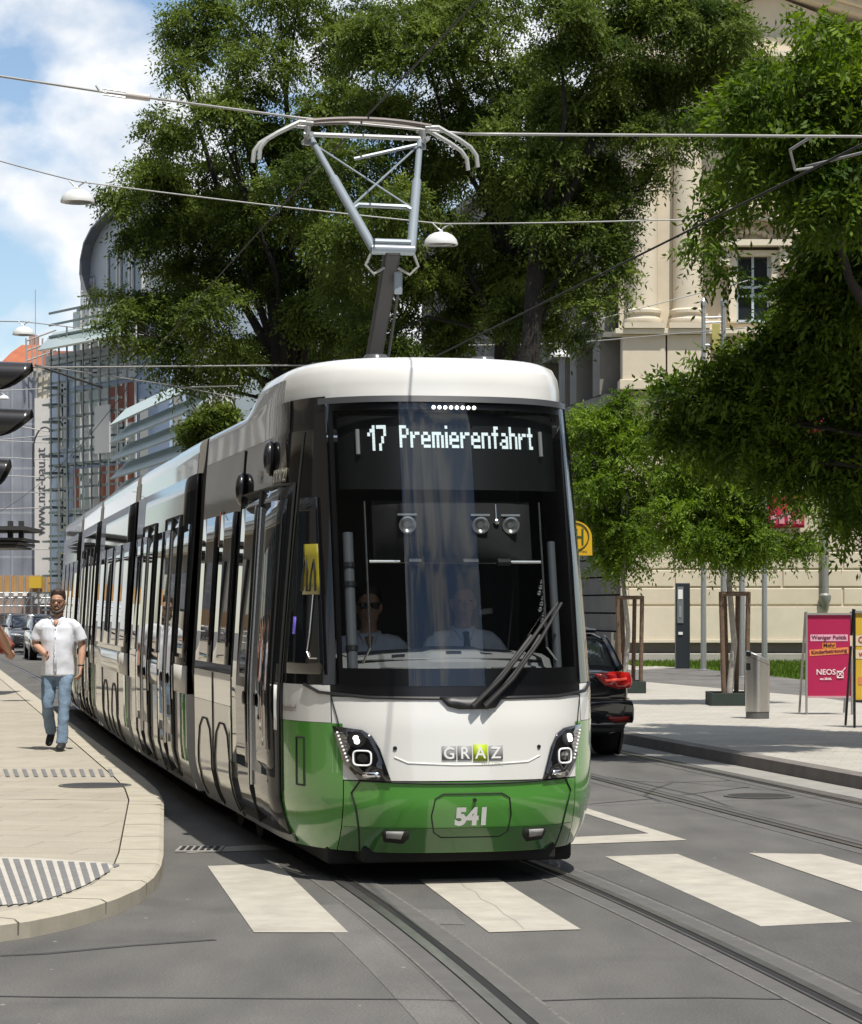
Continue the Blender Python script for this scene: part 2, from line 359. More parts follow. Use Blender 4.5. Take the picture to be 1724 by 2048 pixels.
seam([(-80, 1992), (120, 1995), (330, 1996), (560, 1998), (780, 1999), (960, 2003)]); seam([(1060, 2003), (1200, 1998), (1420, 1996), (1800, 2004)], .024)  # thin dark lines across the road in the foreground
seam([(0, 1912), (90, 1908), (260, 1892), (430, 1880)], .05)
seam([(1230, 1560), (1330, 1566), (1450, 1562), (1560, 1550)], .03); seam([(1140, 1612), (1300, 1598), (1500, 1574)], .03); seam([(1140, 1540), (1260, 1562), (1400, 1592), (1560, 1650)], .03)

# painted markings
mk = thing('road_markings', None, None); mk['kind'] = 'structure'
def mark(pts, mat=PAINT, nm='zebra_stripe'): return sheet(nm, [G(x, y) for x, y in pts], .0042, mat, mk)
mark([(415, 1733), (555, 1728), (697, 1866), (508, 1866)]); mark([(838, 1760), (995, 1757), (1162, 1860), (978, 1866)])
mark([(1210, 1714), (1355, 1709), (1704, 1845), (1522, 1854)]); mark([(1497, 1707), (1640, 1709), (2010, 1812), (1830, 1820)])
mark([(1130, 1615), (1160, 1613), (1374, 1681), (1130, 1690), (1130, 1676), (1298, 1668)], nm='chevron_line')
def crack(pts, w=.012):
    P = [G(x, y) for x, y in pts]; mb = MB(); vs = []; n_ = len(P)
    for i, p in enumerate(P):
        t = (P[min(i+1, n_-1)]-P[max(i-1, 0)]).normalized(); q = Vector((t.y, -t.x, 0))*w/2; vs += [p-q, p+q]
    mb.add([(v.x, v.y, .0052) for v in vs], [(2*i, 2*i+1, 2*i+3, 2*i+2) for i in range(n_-1)]); mb.build('paint_crack', M('crack_dark', (.27, .25, .215), .9), mk, fix=False)
crack([(918, 1762), (930, 1776), (952, 1786), (962, 1800), (990, 1812), (1008, 1830), (1030, 1842), (1048, 1860)], .006)
mark([(370, 1707), (412, 1697), (530, 1690), (560, 1700)], PAINT_DIRTY, 'stop_line')
# worn print of an older chevron
mark([(1150, 1706), (1190, 1700), (1215, 1728), (1196, 1730)], PAINT_DIRTY, 'worn_mark') if False else None

# tactile strips let into the pavement: grey ribs
TACT = M('grey_tactile_slab', (.17, .17, .17), .8, 0, (10, .2)); TACW = M('white_tactile_slab', (.47, .445, .39), .8, 0, (12, .12))
tp = thing('tactile_paving', None, None); tp['kind'] = 'structure'
def yb(x): return 1812-.02*x-.0014*x*x
sheet('tactile_base', [G(x, y, .106) for x, y in [(-60, 1713), (60, 1715), (140, 1720), (205, 1724), (228, 1732), (205, 1750), (175, 1768), (140, 1782), (100, 1795), (50, 1806), (-60, 1815)]], .106, TACW, tp)
for k in range(-3, 11):
    x0 = 4+22*k; a = G(x0, 1716+max(0, x0)*.05, .11); b = G(x0+12, 1716+max(0, x0)*.05, .11)
    xb = x0+34*(1-max(0, x0)/260); yy = yb(max(xb, 0)); c = G(xb+11, yy-4, .11); d = G(xb, yy, .11)
    sheet('tactile_rib', [a, b, c, d], .109, TACT, tp)
for k in range(-3, 12):
    x0 = 6+19*k; sheet('tactile_rib', [G(x0, 1538, .106), G(x0+8, 1538, .106), G(x0+14, 1553, .106), G(x0+6, 1553, .106)], .106, TACT, tp)

# manhole covers
IRON = M('cast_iron', (.05, .05, .048), .6, .4, (40, .3))
def manhole(px, py, z, r, label):
    c = G(px, py, z); t = thing('manhole_cover', label, 'manhole cover', (c.x, c.y, z))
    mb = MB(); mb.lathe([(r, .0), (r, .006), (r-.03, .0065), (r-.031, .003)], c, 36); mb.build('rim', M('cover_rim', (.12, .118, .11), .6, .2), t)
    mb = MB(); mb.lathe([(r-.032, .0), (r-.032, .0055), (.02, .0065)], c, 36)
    mb.build('lid', IRON, t)
manhole(1518, 1592, .004, .32, 'round dark manhole cover in the road between the right hand rails')
manhole(190, 1571, .103, .33, 'round dark manhole cover set in the pale left pavement beside the tram')
c = G(400, 1700, .0); t = thing('gully_grate', 'cast iron gully grate at the corner of the left kerb', 'drain', (c.x, c.y, 0))
mb = MB(); mb.box((c.x-.16, c.y-.20, .003), (c.x+.16, c.y+.20, .012)); mb.build('frame', M('pale_grate', (.3, .29, .27), .7, .2), t)
mb = MB()
for k in range(6): mb.box((c.x-.135+k*.048, c.y-.15, .010), (c.x-.107+k*.048, c.y+.15, .0155))
mb.build('slots', GROOVE, t)
# ================================================================== the tram
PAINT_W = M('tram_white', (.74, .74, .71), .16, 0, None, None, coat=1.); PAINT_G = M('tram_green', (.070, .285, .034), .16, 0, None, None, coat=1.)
PAINT_G_SHADE = M('tram_shaded_green', (.030, .14, .018), .16, 0, None, None, coat=1.)
BAND = M('tram_black_gloss', (.010, .010, .011), .05, 0, None, None, spec=.38); SIDEGLASS = M('dark_side_glass', (.006, .007, .008), .01, 0, None, None, spec=.55)
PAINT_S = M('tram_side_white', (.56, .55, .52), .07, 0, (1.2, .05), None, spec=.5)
FRIT = M('black_frit', (.006, .006, .007), .3); SEAM = M('panel_gap', (.01, .012, .01), .7); UNDER = M('underframe_black', (.008, .008, .008), .8)
BELLOWS = M('bellows_rubber', (.01, .01, .01), .6); SILVER = M('satin_aluminium', (.70, .70, .69), .25, 1.)
ROOFM = M('tram_roof_white', (.76, .76, .73), .22, 0, (2, .03), coat=.5)

J = [Vector((.24, 16.0)), Vector((-.94, 21.5)), Vector((-2.12, 27.4)), Vector((-3.26, 33.4)), Vector((-4.15, 38.2)), Vector((-5.25, 44.2))]
def lerp(z, tab):
    if z <= tab[0][0]: return tab[0][1]
    for (a, x), (b, y) in zip(tab, tab[1:]):
        if z <= b: return x+(y-x)*(z-a)/(b-a)
    return tab[-1][1]
def hwid(z): return lerp(z, [(.2, .955), (.34, 1.02), (.5, 1.055), (1.2, 1.065), (2.0, 1.015), (2.8, .965), (3.0, .945)])
def s0(z): return lerp(z, [(.2, .15), (.34, .055), (.50, .008), (.66, 0), (1.0, .02), (1.19, .06), (2.0, .23), (3.0, .46), (3.1, .5)])
SE = 1.62; PW = 2.7
class Body:
    def __init__(b, P, Q):
        b.P = P; b.L = (Q-P).length; b.b = (Q-P).normalized(); b.r = Vector((b.b.y, -b.b.x))
    def at(b, s, l, z):
        p = b.P+b.b*s+b.r*l; return Vector((p.x, p.y, z))
    # straight body: side surface at lateral sign sd
    def side(b, sd, s, z, off=0): return b.at(s, sd*(hwid(z)+off), z)
cabB = Body(J[0], J[1])
def nose(q, z):
    """signed outline parameter q (|q|<1 round the nose, beyond it one metre per unit down the side)"""
    sg = 1 if q >= 0 else -1; q = abs(q); w = hwid(z); a = s0(z)
    if q <= 1:
        t = q*PI/2; l = w*math.sin(t)**(2/PW) if t > 0 else 0; s = a+(SE-a)*(1-max(math.cos(t), 0)**(2/PW))
    else: l = w; s = SE+(q-1)
    return cabB.at(s, sg*l, z)
def q_l(l, z):
    u = min(abs(l)/hwid(z), 1); t = math.asin(u**(PW/2)); return (1 if l >= 0 else -1)*t/(PI/2)
def q_s(s, z, sd=-1):
    if s >= SE: return sd*(1+s-SE)
    c = max(0, 1-(s-s0(z))/(SE-s0(z))); t = math.acos(min(1, c**(PW/2))); return sd*t/(PI/2)
def nose_n(q, z):
    e = 1e-3; a = nose(q+e, z)-nose(q-e, z); b = nose(q, z+e)-nose(q, z-e); n = a.cross(b).normalized()
    c = nose(q, z)-cabB.at(2.5, 0, z)
    return n if n.dot(c) > 0 else -n
def on_nose(q, z, off=0): return nose(q, z)+nose_n(q, z)*off
def on_front(l, z, off=0): return on_nose(q_l(l, z), z, off)
def patch(name, mat, qa, qb, z0, z1, nq=24, nz=8, off=0, parent=None, thick=0):
    """piece of the cab's skin between outline limits qa(z), qb(z)"""
    mb = MB(); vs = []
    for j in range(nz+1):
        z = z0+(z1-z0)*j/nz; a = qa(z) if callable(qa) else qa; b = qb(z) if callable(qb) else qb
        vs += [on_nose(a+(b-a)*i/nq, z, off) for i in range(nq+1)]
    mb.add(vs, [(j*(nq+1)+i, j*(nq+1)+i+1, (j+1)*(nq+1)+i+1, (j+1)*(nq+1)+i) for j in range(nz) for i in range(nq)])
    o = mb.build(name, mat, parent, smooth='all', fix=False)
    if thick:
        m = o.modifiers.new('thickness', 'SOLIDIFY'); m.thickness = thick; m.offset = 0
    return o
def front_poly(name, mat, poly, off, parent, cuts=3, thick=.012):
    """flat outline (lateral, height) laid on the curved front"""
    bm = bmesh.new(); f = bm.faces.new([bm.verts.new((x, y, 0)) for x, y in poly])
    bmesh.ops.triangulate(bm, faces=[f])
    for _ in range(cuts): bmesh.ops.subdivide_edges(bm, edges=[e for e in bm.edges if e.calc_length() > .09], cuts=1)
    bmesh.ops.triangulate(bm, faces=bm.faces)
    bm.verts.index_update(); mb = MB(); mb.add([on_front(v.co.x, v.co.y, off) for v in bm.verts], [tuple(v.index for v in f.verts) for f in bm.faces]); bm.free()
    o = mb.build(name, mat, parent, smooth='all')
    if thick:
        m = o.modifiers.new('thickness', 'SOLIDIFY'); m.thickness = thick; m.offset = 0
    return o
def surf_line(name, pts, w, mat, parent, fn=None, off=.003, n=10):
    """thin gap line along (a, z) points on a surface function"""
    fn = fn or on_front; P = []
    for (a, z), (b, y) in zip(pts, pts[1:]): P += [(a+(b-a)*i/n, z+(y-z)*i/n) for i in range(n)]
    P.append(pts[-1]); mb = MB(); mb.tube([fn(a, z, off) for a, z in P], w/2, 6); return mb.build(name, mat, parent, smooth=True)

tram = thing('tram', 'long low-floor tram with white and green glossy body and black glass front, route 17', 'tram', (J[0].x, J[0].y, 0))
CABEND = 5.27
def qL(l): return lambda z: q_l(l, z)
def qS(s, sd=-1): return lambda z: q_s(s, z, sd)
cab = MB()
# floor and rear bulkhead of the cab double as the module's inner hull
cab.obox(cabB.at(0, 0, .30), Vector((*cabB.b, 0)), Vector((*cabB.r, 0)), Vector((0, 0, 1)), (.75, -.84, 0), (CABEND-.02, .84, .08))
cab.obox(cabB.at(0, 0, .38), Vector((*cabB.b, 0)), Vector((*cabB.r, 0)), Vector((0, 0, 1)), (2.35, -.9, 0), (2.40, .9, 2.5))
hull = cab.build('cab_floor', M('cab_interior', (.035, .035, .037), .7), tram)
front = patch('front_panel', PAINT_W, qL(-.80), qL(.80), .655, 1.165, 40, 10, 0, tram)
skirt = patch('front_skirt', PAINT_G, qL(-.74), qL(.74), .20, .648, 40, 10, 0, tram)
for sd in (-1, 1):
    ab = lambda a, b: (a, b) if sd > 0 else (b, a)
    q0, q1 = qL(.745*sd), qS(1.0, sd); qq = (q0, q1) if sd > 0 else (q1, q0)
    lower = patch('side_skirt', PAINT_G, qq[0], qq[1], .20, 1.00, 50, 14, 0, tram)
    q0, q1 = qS(1.003, sd), qS(CABEND, sd); qq = (q0, q1) if sd > 0 else (q1, q0)
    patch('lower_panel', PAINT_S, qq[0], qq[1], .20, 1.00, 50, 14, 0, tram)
    q0, q1 = qL(.805*sd), qS(CABEND, sd); qq = (q0, q1) if sd > 0 else (q1, q0)
    patch('side_stripe', PAINT_W, qq[0], qq[1], 1.003, 1.235, 50, 4, 0, tram)
    q0 = qL(-.77 if sd < 0 else .815); qq = (q0, q1) if sd > 0 else (q1, q0)
    patch('side_band', BAND, qq[0], qq[1], 1.24, 2.86, 60, 14, 0, tram)
    q1 = qS(1.9, sd); qq = (q0, q1) if sd > 0 else (q1, q0)
    patch('side_band', BAND, qq[0], qq[1], 2.86, 3.07, 40, 3, -.004, tram)
# sill under the windscreen
patch('windscreen_sill', FRIT, qL(-.93), qL(.93), 1.16, 1.245, 40, 2, -.004, tram)
surf_line('sill_trim', [(-.93, 1.235), (-.86, 1.19), (-.6, 1.165), (0, 1.158), (.6, 1.165), (.86, 1.19), (.93, 1.235)], .022, BLACK, tram, n=8)
# lower lip with its chamfer shade put into a darker green, and seams of the bumper
patch('lower_lip', PAINT_G_SHADE, qL(-.735), qL(.735), .205, .36, 40, 4, .003, tram)
BS = [(-.655, .648), (-.70, .575), (-.672, .47), (-.625, .20)]
surf_line('bumper_seam', BS, .010, SEAM, tram); surf_line('bumper_seam', [(-a, z) for a, z in BS], .010, SEAM, tram)
surf_line('bumper_seam', [(-.66, .652), (-.3, .640), (0, .636), (.3, .640), (.66, .652)], .013, SEAM, tram)
surf_line('corner_seam', [(-.80, 1.165), (-.775, 1.05), (-.755, .95)], .008, SEAM, tram); surf_line('corner_seam', [(.80, 1.165), (.775, 1.05), (.755, .95)], .008, SEAM, tram)
surf_line('crease', [(-.46, .80), (-.38, .765), (-.1, .752), (.1, .752), (.38, .765), (.46, .80)], .014, PAINT_W, tram, off=-.002)
# plate with the car number
PL = [(-.215, .545), (-.165, .575), (.205, .575), (.255, .545), (.27, .44), (.255, .335), (.205, .302), (-.165, .302), (-.215, .335), (-.235, .44)]
surf_line('number_plate_gap', PL+[PL[0]], .008, SEAM, tram, n=5)
NUMW = M('white_lettering', (.8, .8, .78), .5)
lettering('car_number', '541', .145, lambda x, y: on_front(.02+x, .385+y, .006), NUMW, tram, bold=.008)
def disc(name, c, r, mat, parent, off=.006, n=16):
    mb = MB(); mb.add([on_front(*c, off)]+[on_front(c[0]+r*math.cos(2*PI*k/n), c[1]+r*math.sin(2*PI*k/n), off) for k in range(n)], [(0, 1+k, 1+(k+1) % n) for k in range(n)])
    o = mb.build(name, mat, parent); m = o.modifiers.new('t', 'SOLIDIFY'); m.thickness = .008; return o
disc('lock', (.03, .535), .012, BLACK, tram); disc('washer_jet', (-.455, .855), .012, BLACK, tram); disc('washer_jet', (.455, .855), .012, BLACK, tram)
# tow hook openings
for sd in (-1, 1):
    o = front_poly('tow_opening', SEAM, [(sd*a, z) for a, z in [(-.02+.38, .345), (.51, .345), (.52, .33), (.50, .275), (.39, .265), (.36, .30)]], .004, tram, 3)
    front_poly('tow_cover', M('grey_flap', (.42, .42, .41), .4), [(sd*a, z) for a, z in [(.395, .342), (.495, .342), (.49, .305), (.405, .298)]], .010, o, 3)
# city emblem on the front: four tiles with a letter each
TG = M('logo_grey', (.30, .30, .31), .5); TL = M('logo_lime', (.40, .52, .03), .5)
for k, ch in enumerate('GRAZ'):
    x0 = -.175+.0985*k; hi = .008 if ch == 'A' else 0
    b = front_poly('emblem_tile', TL if ch == 'A' else TG, [(x0, .782-hi), (x0+.090, .782-hi), (x0+.090, .868+hi), (x0, .868+hi)], .004, tram, 1, .004)
    lettering('emblem_letter', ch, .098, lambda x, y, c=x0+.045: on_front(c+x, .791+y, .0085), NUMW, b, bold=.0015)
lettering('emblem_word', 'HOLDING', .031, lambda x, y: on_front(.145+x, .750+y, .005), M('logo_pale', (.45, .47, .40), .5), tram)
# headlamps
LENS = M('lamp_black_gloss', (.008, .008, .009), .05, 0, None, None, coat=1); LAMP = M('lamp_lit', (.9, .9, .9), .2, emis=((1, 1, .97), 2.2)); CHROME = M('lamp_chrome', (.8, .8, .82), .1, 1.)
RINGM = M('lamp_ring', (.8, .8, .8), .25, emis=((1, 1, 1), .22))
for sd in (-1, 1):
    hp = [(.79, .985), (.64, .965), (.585, .93), (.54, .85), (.478, .652), (.655, .662), (.735, .765)]
    h = front_poly('headlight', LENS, [(sd*a, z) for a, z in hp], .008, tram, 4, .02)
    disc('lamp_bezel', (sd*.665, .905), .050, BLACK, h, .019); 
    for dx, dz in ((.0, .008), (.006, -.012)):
        mb = MB(); mb.ball(on_front(sd*.665+dx, .905+dz, .024), (.019, .010, .017), 12, 8); mb.build('high_beam', LAMP, h, smooth=True)
    mb = MB(); RR = [(.048*math.copysign(abs(math.cos(a))**.5, math.cos(a)), .045*math.copysign(abs(math.sin(a))**.5, math.sin(a))) for a in [2*PI*k/24 for k in range(24)]]
    mb.tube([on_front(sd*.632+x, .792+y, .024) for x, y in RR+RR[:1]], .0055, 6); mb.build('ring_lamp', RINGM, h, smooth=True)
    disc('low_beam', (sd*.632, .792), .027, CHROME, h, .022)
    mb = MB()
    for k in range(9):
        a = sd*(.762-.0065*k); z = .945-.0215*k; p = on_front(a, z, .022); mb.ball(p, (.0075, .0075, .0070), 8, 6)
    mb.build('led_strip', RINGM, h)
    front_poly('indicator', CHROME, [(sd*a, z) for a, z in [(.635, .705), (.545, .705), (.535, .678), (.63, .672)]], .020, h, 2, .006)

# windscreen glass, its black border and what is behind it
WS = glass('windscreen_glass', (.80, .82, .82), .055)
ws = patch('windscreen', WS, qL(-.77), qL(.815), 1.235, 3.025, 40, 24, .004, tram)
patch('lower_border', FRIT, qL(-.765), qL(.81), 1.24, 1.345, 40, 3, -.012, ws)
for sd in (-1, 1):
    a, b = (-.77, -.74) if sd < 0 else (.785, .815)
    patch('side_border', FRIT, qL(a), qL(b), 1.34, 3.025, 4, 14, -.012, ws)
patch('upper_border', FRIT, qL(-.765), qL(.81), 2.975, 3.03, 40, 2, -.012, ws)
GREYT = M('dark_grey_trim', (.05, .055, .06), .4)
def bx(u0, v0, z0, u1, v1, z1, name, mat, parent, bevel=0):
    mb = MB(); mb.obox(cabB.at(0, 0, 0), Vector((*cabB.b, 0)), Vector((*cabB.r, 0)), Vector((0, 0, 1)), (u0, v0, z0), (u1, v1, z1)); return mb.build(name, mat, parent, bevel=bevel)
# header panel that carries the destination display
hb = patch('display_panel', M('display_black', (.008, .009, .009), .35), qL(-.755), qL(.80), 2.48, 2.975, 30, 6, -.075, tram)
def hd(l, z, off=-.068): return on_front(l, z, off)
bz = M('display_frame', (.25, .26, .26), .4)
for sd in (-1, 1):
    mb = MB(); mb.tube([hd(.01+sd*.635, 2.70, -.06), hd(.01+sd*.635, 2.86, -.06)], .014, 8); mb.build('display_bracket', bz, hb)
LED = M('led_white', (.3, .33, .33), .4, emis=((.80, .93, .95), .80))
GLY = {'P': ['1110', '1001', '1001', '1110', '1000', '1000', '1000'], 'r': ['', '', '1011', '1100', '1000', '1000', '1000'], 'e': ['', '', '0110', '1001', '1111', '1000', '0111'],
       'm': ['', '', '11110', '10101', '10101', '10101', '10101'], 'i': ['1', '', '1', '1', '1', '1', '1'], 'n': ['', '', '1110', '1001', '1001', '1001', '1001'],
       'f': ['011', '010', '111', '010', '010', '010', '010'], 'a': ['', '', '0110', '0001', '0111', '1001', '0111'], 'h': ['1000', '1000', '1110', '1001', '1001', '1001', '1001'],
       't': ['010', '010', '111', '010', '010', '010', '011'], '1': ['001', '011', '101', '001', '001', '001', '001'], '7': ['1111', '0001', '0001', '0010', '0010', '0100', '0100'], ' ': ['', '', '', '', '', '', '']}
def led_text(s, l0, z0, cw, chh, fat=1.12):
    mb = MB(); x = l0
    for ch in s:
        gl = GLY[ch]; wd = max([len(r) for r in gl]+[2 if ch == ' ' else 1])
        for r, row in enumerate(gl):
            for c_, b in enumerate(row):
                if b == '1':
                    a = x+c_*cw; z = z0+(6-r)*chh; mb.add([hd(a, z), hd(a+cw*fat, z), hd(a+cw*fat, z+chh*.97), hd(a, z+chh*.97)], [(0, 1, 2, 3)])
        x += (wd+.8)*cw
    return mb, x-.8*cw
def led(s, l0, l1, z0, chh):
    _, e = led_text(s, 0, z0, 1e-3, chh); cw = 1e-3*(l1-l0)/e; mb, _ = led_text(s, l0, z0, cw, chh)
    return mb.build('display_text', LED, hb, fix=False)
led('17', -.565, -.445, 2.725, .0235); led('Premierenfahrt', -.355, .585, 2.745, .0205)
mb = MB()
for k in range(8): mb.ball(on_front(-.13+.0375*k, 2.985, -.002), (.013, .010, .013), 10, 6)
mb.build('marker_lights', M('marker_lit', (.9, .9, .9), .3, emis=((1, .98, .95), 1.6)), tram)
# lights, bars and blinds inside the cab
for x in (-.33, .17, .40):
    mb = MB(); c = on_front(x, 2.27, -.12); mb.lathe([(.022, -.03), (.05, -.01), (.055, .03), (.045, .032), (.02, .004)], c, 16, axis=(.1, -1, -.15))
    mb.box((c.x-.06, c.y-.01, c.z+.055), (c.x+.06, c.y+.02, c.z+.068)); mb.build('cab_lamp', M('lamp_reflector', (.5, .5, .5), .25, .9), tram, smooth=True)
mb = MB(); mb.tube([on_front(.29, 2.40, -.12), on_front(.29, 2.31, -.12)], .006, 6); mb.ball(on_front(.29, 2.29, -.12), .022, 10, 8); mb.build('ceiling_switch', SILVER, tram)
mb = MB(); mb.tube([on_front(-.585, 2.02, -.06), on_front(.585, 2.02, -.06)], .011, 8)
mb.build('sunblind_bar', SILVER, tram)
for x in (-.60, .60):
    mb = MB(); mb.tube([on_front(x, 2.40, -.06), on_front(x, 1.9, -.06), on_front(x, 1.48, -.06)]+([on_front(x+.10, 1.38, -.06)] if x > 0 else [on_front(x-.05, 1.38, -.06)]), .007, 8); mb.build('blind_guide', SILVER, tram)
for x0, x1 in ((-.33, -.25), (.02, .12), (.25, .34)):
    mb = MB(); mb.tube([on_front(x0, 2.018, -.055), on_front(x1, 2.018, -.055)], .022, 8); mb.build('bar_clamp', BLACK, tram)
front_poly('sunblind', M('grey_blind', (.006, .0065, .007), .9), [(-.58, 2.03), (.58, 2.03), (.58, 2.42), (-.58, 2.42)], -.13, tram, 4, .004)
mb = MB(); mb.tube([on_front(-.715, 2.20, -.07), on_front(-.715, 1.30, -.07)], .034, 12)
mb.build('mirror_post', M('grey_post', (.085, .095, .105), .4), tram, smooth=True)
for z in (1.46, 1.86, 1.98):
    mb = MB(); mb.tube([on_front(-.715, z, -.07), on_front(-.715, z+.03, -.07)], .040, 12); mb.build('post_clamp', BLACK, tram)
mb = MB(); mb.tube([on_front(.70, 2.15, -.07), on_front(.70, 1.30, -.07)], .026, 12); mb.build('mirror_post', M('grey_post', (.16, .18, .20), .4), tram, smooth=True)
# dashboard: a moulded desk following the windscreen
DASH = M('dashboard_grey', (.17, .175, .178), .6)
db = MB(); prof = [(-.10, 1.24), (-.10, 1.30), (-.20, 1.345), (-.38, 1.375), (-.42, 1.43), (-.62, 1.46), (-.80, 1.40), (-.80, .45), (-.25, .45)]
rows = []
for k in range(25):
    l = -.70+1.40*k/24; fall = 1-.06*abs(l)**2; row = []
    for o, z in prof:
        p = on_front(l, z, 0); p2 = cabB.at(0, 0, 0); row.append(Vector((p.x+cabB.b.x*(-o), p.y+cabB.b.y*(-o), z*fall+(.012 if abs(l-.03) < .2 and z > 1.42 else 0))))
    rows.append(row)
db.loft(rows, True); db.build('dashboard', DASH, tram, smooth=True)
mb = MB(); mb.tube([on_front(l, 1.395-.05*abs(l)**2, 0)+Vector((*cabB.b, 0))*.40 for l in [-.62+1.24*k/20 for k in range(21)]], .009, 6); mb.build('dashboard_rail', BLACK, tram)
mb = MB()
for x0, x1 in ((-.5, -.15), (-.12, .16), (.2, .5)): mb.tube([on_front(l, 1.325, 0)+Vector((*cabB.b, 0))*.16+Vector((0, 0, .012)) for l in [x0+(x1-x0)*k/8 for k in range(9)]], .011, 6)
mb.build('air_vent', BLACK, tram)
for x in (-.62, .10):     # seats
    bx(1.45, x-.24, .38, 1.95, x+.24, .80, 'seat', M('seat_fabric', (.03, .03, .035), .9), tram, .05)
    bx(1.84, x-.24, .82, 1.98, x+.24, 1.55, 'seat_back', M('seat_fabric', (.03, .03, .035), .9), tram, .05)
front_poly('notice_strip', M('notice_grey', (.18, .18, .17), .7), [(.31, 1.775), (.55, 1.775), (.55, 1.81), (.31, 1.81)], -.5, tram, 1, .004)
# instruments by the right-hand pillar
mb = MB()
for k in range(9):
    p = on_front(.60+.015*(k % 3), 1.62+.035*k, -.10); mb.ball(p, .016, 8, 6)
mb.build('pillar_instruments', SILVER, tram)
# wipers: two parallel arms and a blade
WIP = M('wiper_black', (.012, .012, .012), .5)
for dx in (0, .075):
    mb = MB(); A = [(.015+dx, 1.10), (.20+dx, 1.27), (.40+dx*.8, 1.50), (.60+dx*.4, 1.74)]
    mb.tube([on_front(a, z, .05) for a, z in A], [.020, .015, .012, .010], 8); mb.tube([on_front(a, z, .028) for a, z in [(.06+dx, 1.135), (.25+dx, 1.34), (.42+dx*.8, 1.54)]], .012, 6)
    mb.build('wiper', WIP, tram, smooth=True)
front_poly('wiper_housing', BLACK, [(-.18, 1.165), (.22, 1.165), (.17, 1.10), (.12, 1.092), (-.06, 1.092), (-.13, 1.11)], .010, tram, 2, .02)

# cab roof cap: rises to a dome over the front and steps down behind
def ztop(s):
    if s < 2.4: return 3.325
    t = min(1, (s-2.4)/.9); t = t*t*(3-2*t); return 3.325-.205*t
ZR = 3.04; rows = []; KS = [(-.14, 1., 0.), (0., 1., 0.), (.35, .998, .01), (.66, .985, .02), (.86, .955, .06), (.96, .90, .14), (1., .80, .26)]
QS = [q/14 for q in range(0, 15)]+[1+.25*i for i in range(1, 15)]+[1+CABEND-SE]
for f, kw, ks in KS:
    row = []
    for sgn in (-1, 1):
        part = []
        for q in QS:
            a = s0(ZR)+ks; w = .945*kw
            if q <= 1: t = q*PI/2; l = w*math.sin(t)**(2/PW); s = a+(SE+.3-a)*(1-max(0, math.cos(t))**(2/PW))
            else: l = w; s = SE+.3+(q-1)*(CABEND-SE-.3)/(CABEND-SE)
            zt = ztop(s); z = ZR+(zt-ZR)*f if f >= 0 else 2.862
            if f < 0:
                rise = .170*max(0, 1-max(0, s-.75)/.9); z = 2.862+rise; l = l*hwid(z)/.945; s = s-(s0(ZR)-s0(z))*max(0, 1-q)
            part.append(cabB.at(s, sgn*l, z))
        row.append(part)
    rows.append(list(reversed(row[0]))+row[1][1:])
mb = MB(); n = len(rows[0]); mb.loft(rows, caps=False, closed=False)
b0 = (len(rows)-1)*n; half = n//2
mb.f += [(b0+half-i, b0+half-i-1, b0+half+i+1, b0+half+i) for i in range(1, half)]+[(b0+half, b0+half-1, b0+half+1)]
nc = n-1; fs = mb.f; side_f = []; top_f = []
for k, f in enumerate(fs):
    r_, c_ = divmod(k, nc)
    (side_f if (k < 3*nc and min(c_, nc-1-c_) < 17) else top_f).append(f)
def subset(fl, off=0):
    u_ = sorted({i for f in fl for i in f}); ix = {v: i for i, v in enumerate(u_)}; q = MB(); q.add([mb.v[i] for i in u_], [tuple(ix[i] for i in f) for f in fl]); return q
FAIR = M('roof_fairing_grey', (.24, .23, .205), .14, 0, (1.5, .06), None, coat=.8)
roof = subset(top_f).build('cab_roof', ROOFM, tram, smooth='all'); subset(side_f).build('roof_fairing', FAIR, tram, smooth='all')
surf = [(-.30, 3.0), (-.30, 3.1), (-.30, 3.2)]
mb = MB(); mb.tube([cabB.at(.50, -.29, 3.01), cabB.at(.525, -.29, 3.18), cabB.at(.60, -.29, 3.285), cabB.at(.78, -.29, 3.325), cabB.at(2.3, -.29, 3.327)], .005, 6); mb.build('roof_joint', M('pale_gap', (.35, .35, .34), .6), roof)
patch('windscreen_header', M('header_grey', (.06, .062, .065), .3), qL(-.80), qL(.84), 3.015, 3.055, 40, 2, .012, tram)
for s, l in ((1.35, -.33), (1.35, .40)):
    mb = MB(); c = cabB.at(s, l, 3.31); mb.lathe([(.10, 0), (.098, .05), (.07, .085), (.0, .09)], c, 18); mb.build('roof_antenna', M('antenna_dome', (.07, .07, .075), .25), tram, smooth=True)
# side cameras
for s, z in ((1.70, 2.72), (3.0, 2.57)):
    mb = MB(); c = cabB.side(-1, s, z, .015) if s > 1.6 else on_nose(q_s(s, z, -1), z, .015); mb.ball(c, (.05, .10, .12), 14, 10); mb.build('side_camera', M('camera_pod', (.012, .012, .014), .25, 0, None, None, coat=.5), tram, smooth=True)

def onside(B, sd=-1):
    if B is cabB: return lambda s, z, off: on_nose(q_s(s, z, sd), z, off)
    return lambda s, z, off: B.side(sd, s, z, off)
def quadpatch(name, mat, fn, sa, sb, z0, z1, off, parent, ns=6, nz=6, thick=.01):
    mb = MB(); mb.add([fn(sa+(sb-sa)*i/ns, z0+(z1-z0)*j/nz, off) for j in range(nz+1) for i in range(ns+1)],
                      [(j*(ns+1)+i, j*(ns+1)+i+1, (j+1)*(ns+1)+i+1, (j+1)*(ns+1)+i) for j in range(nz) for i in range(ns)])
    o = mb.build(name, mat, parent, smooth='all', fix=False)
    if thick: m = o.modifiers.new('t', 'SOLIDIFY'); m.thickness = thick; m.offset = 0
    return o
def frame_lines(fn, s_list, z0, z1, parent, w=.014, name='panel_gap', mat=None, off=.004):
    for s in s_list: surf_line(name, [(s, z0), (s, z1)], w, mat or SEAM, parent, fn, off, 8)
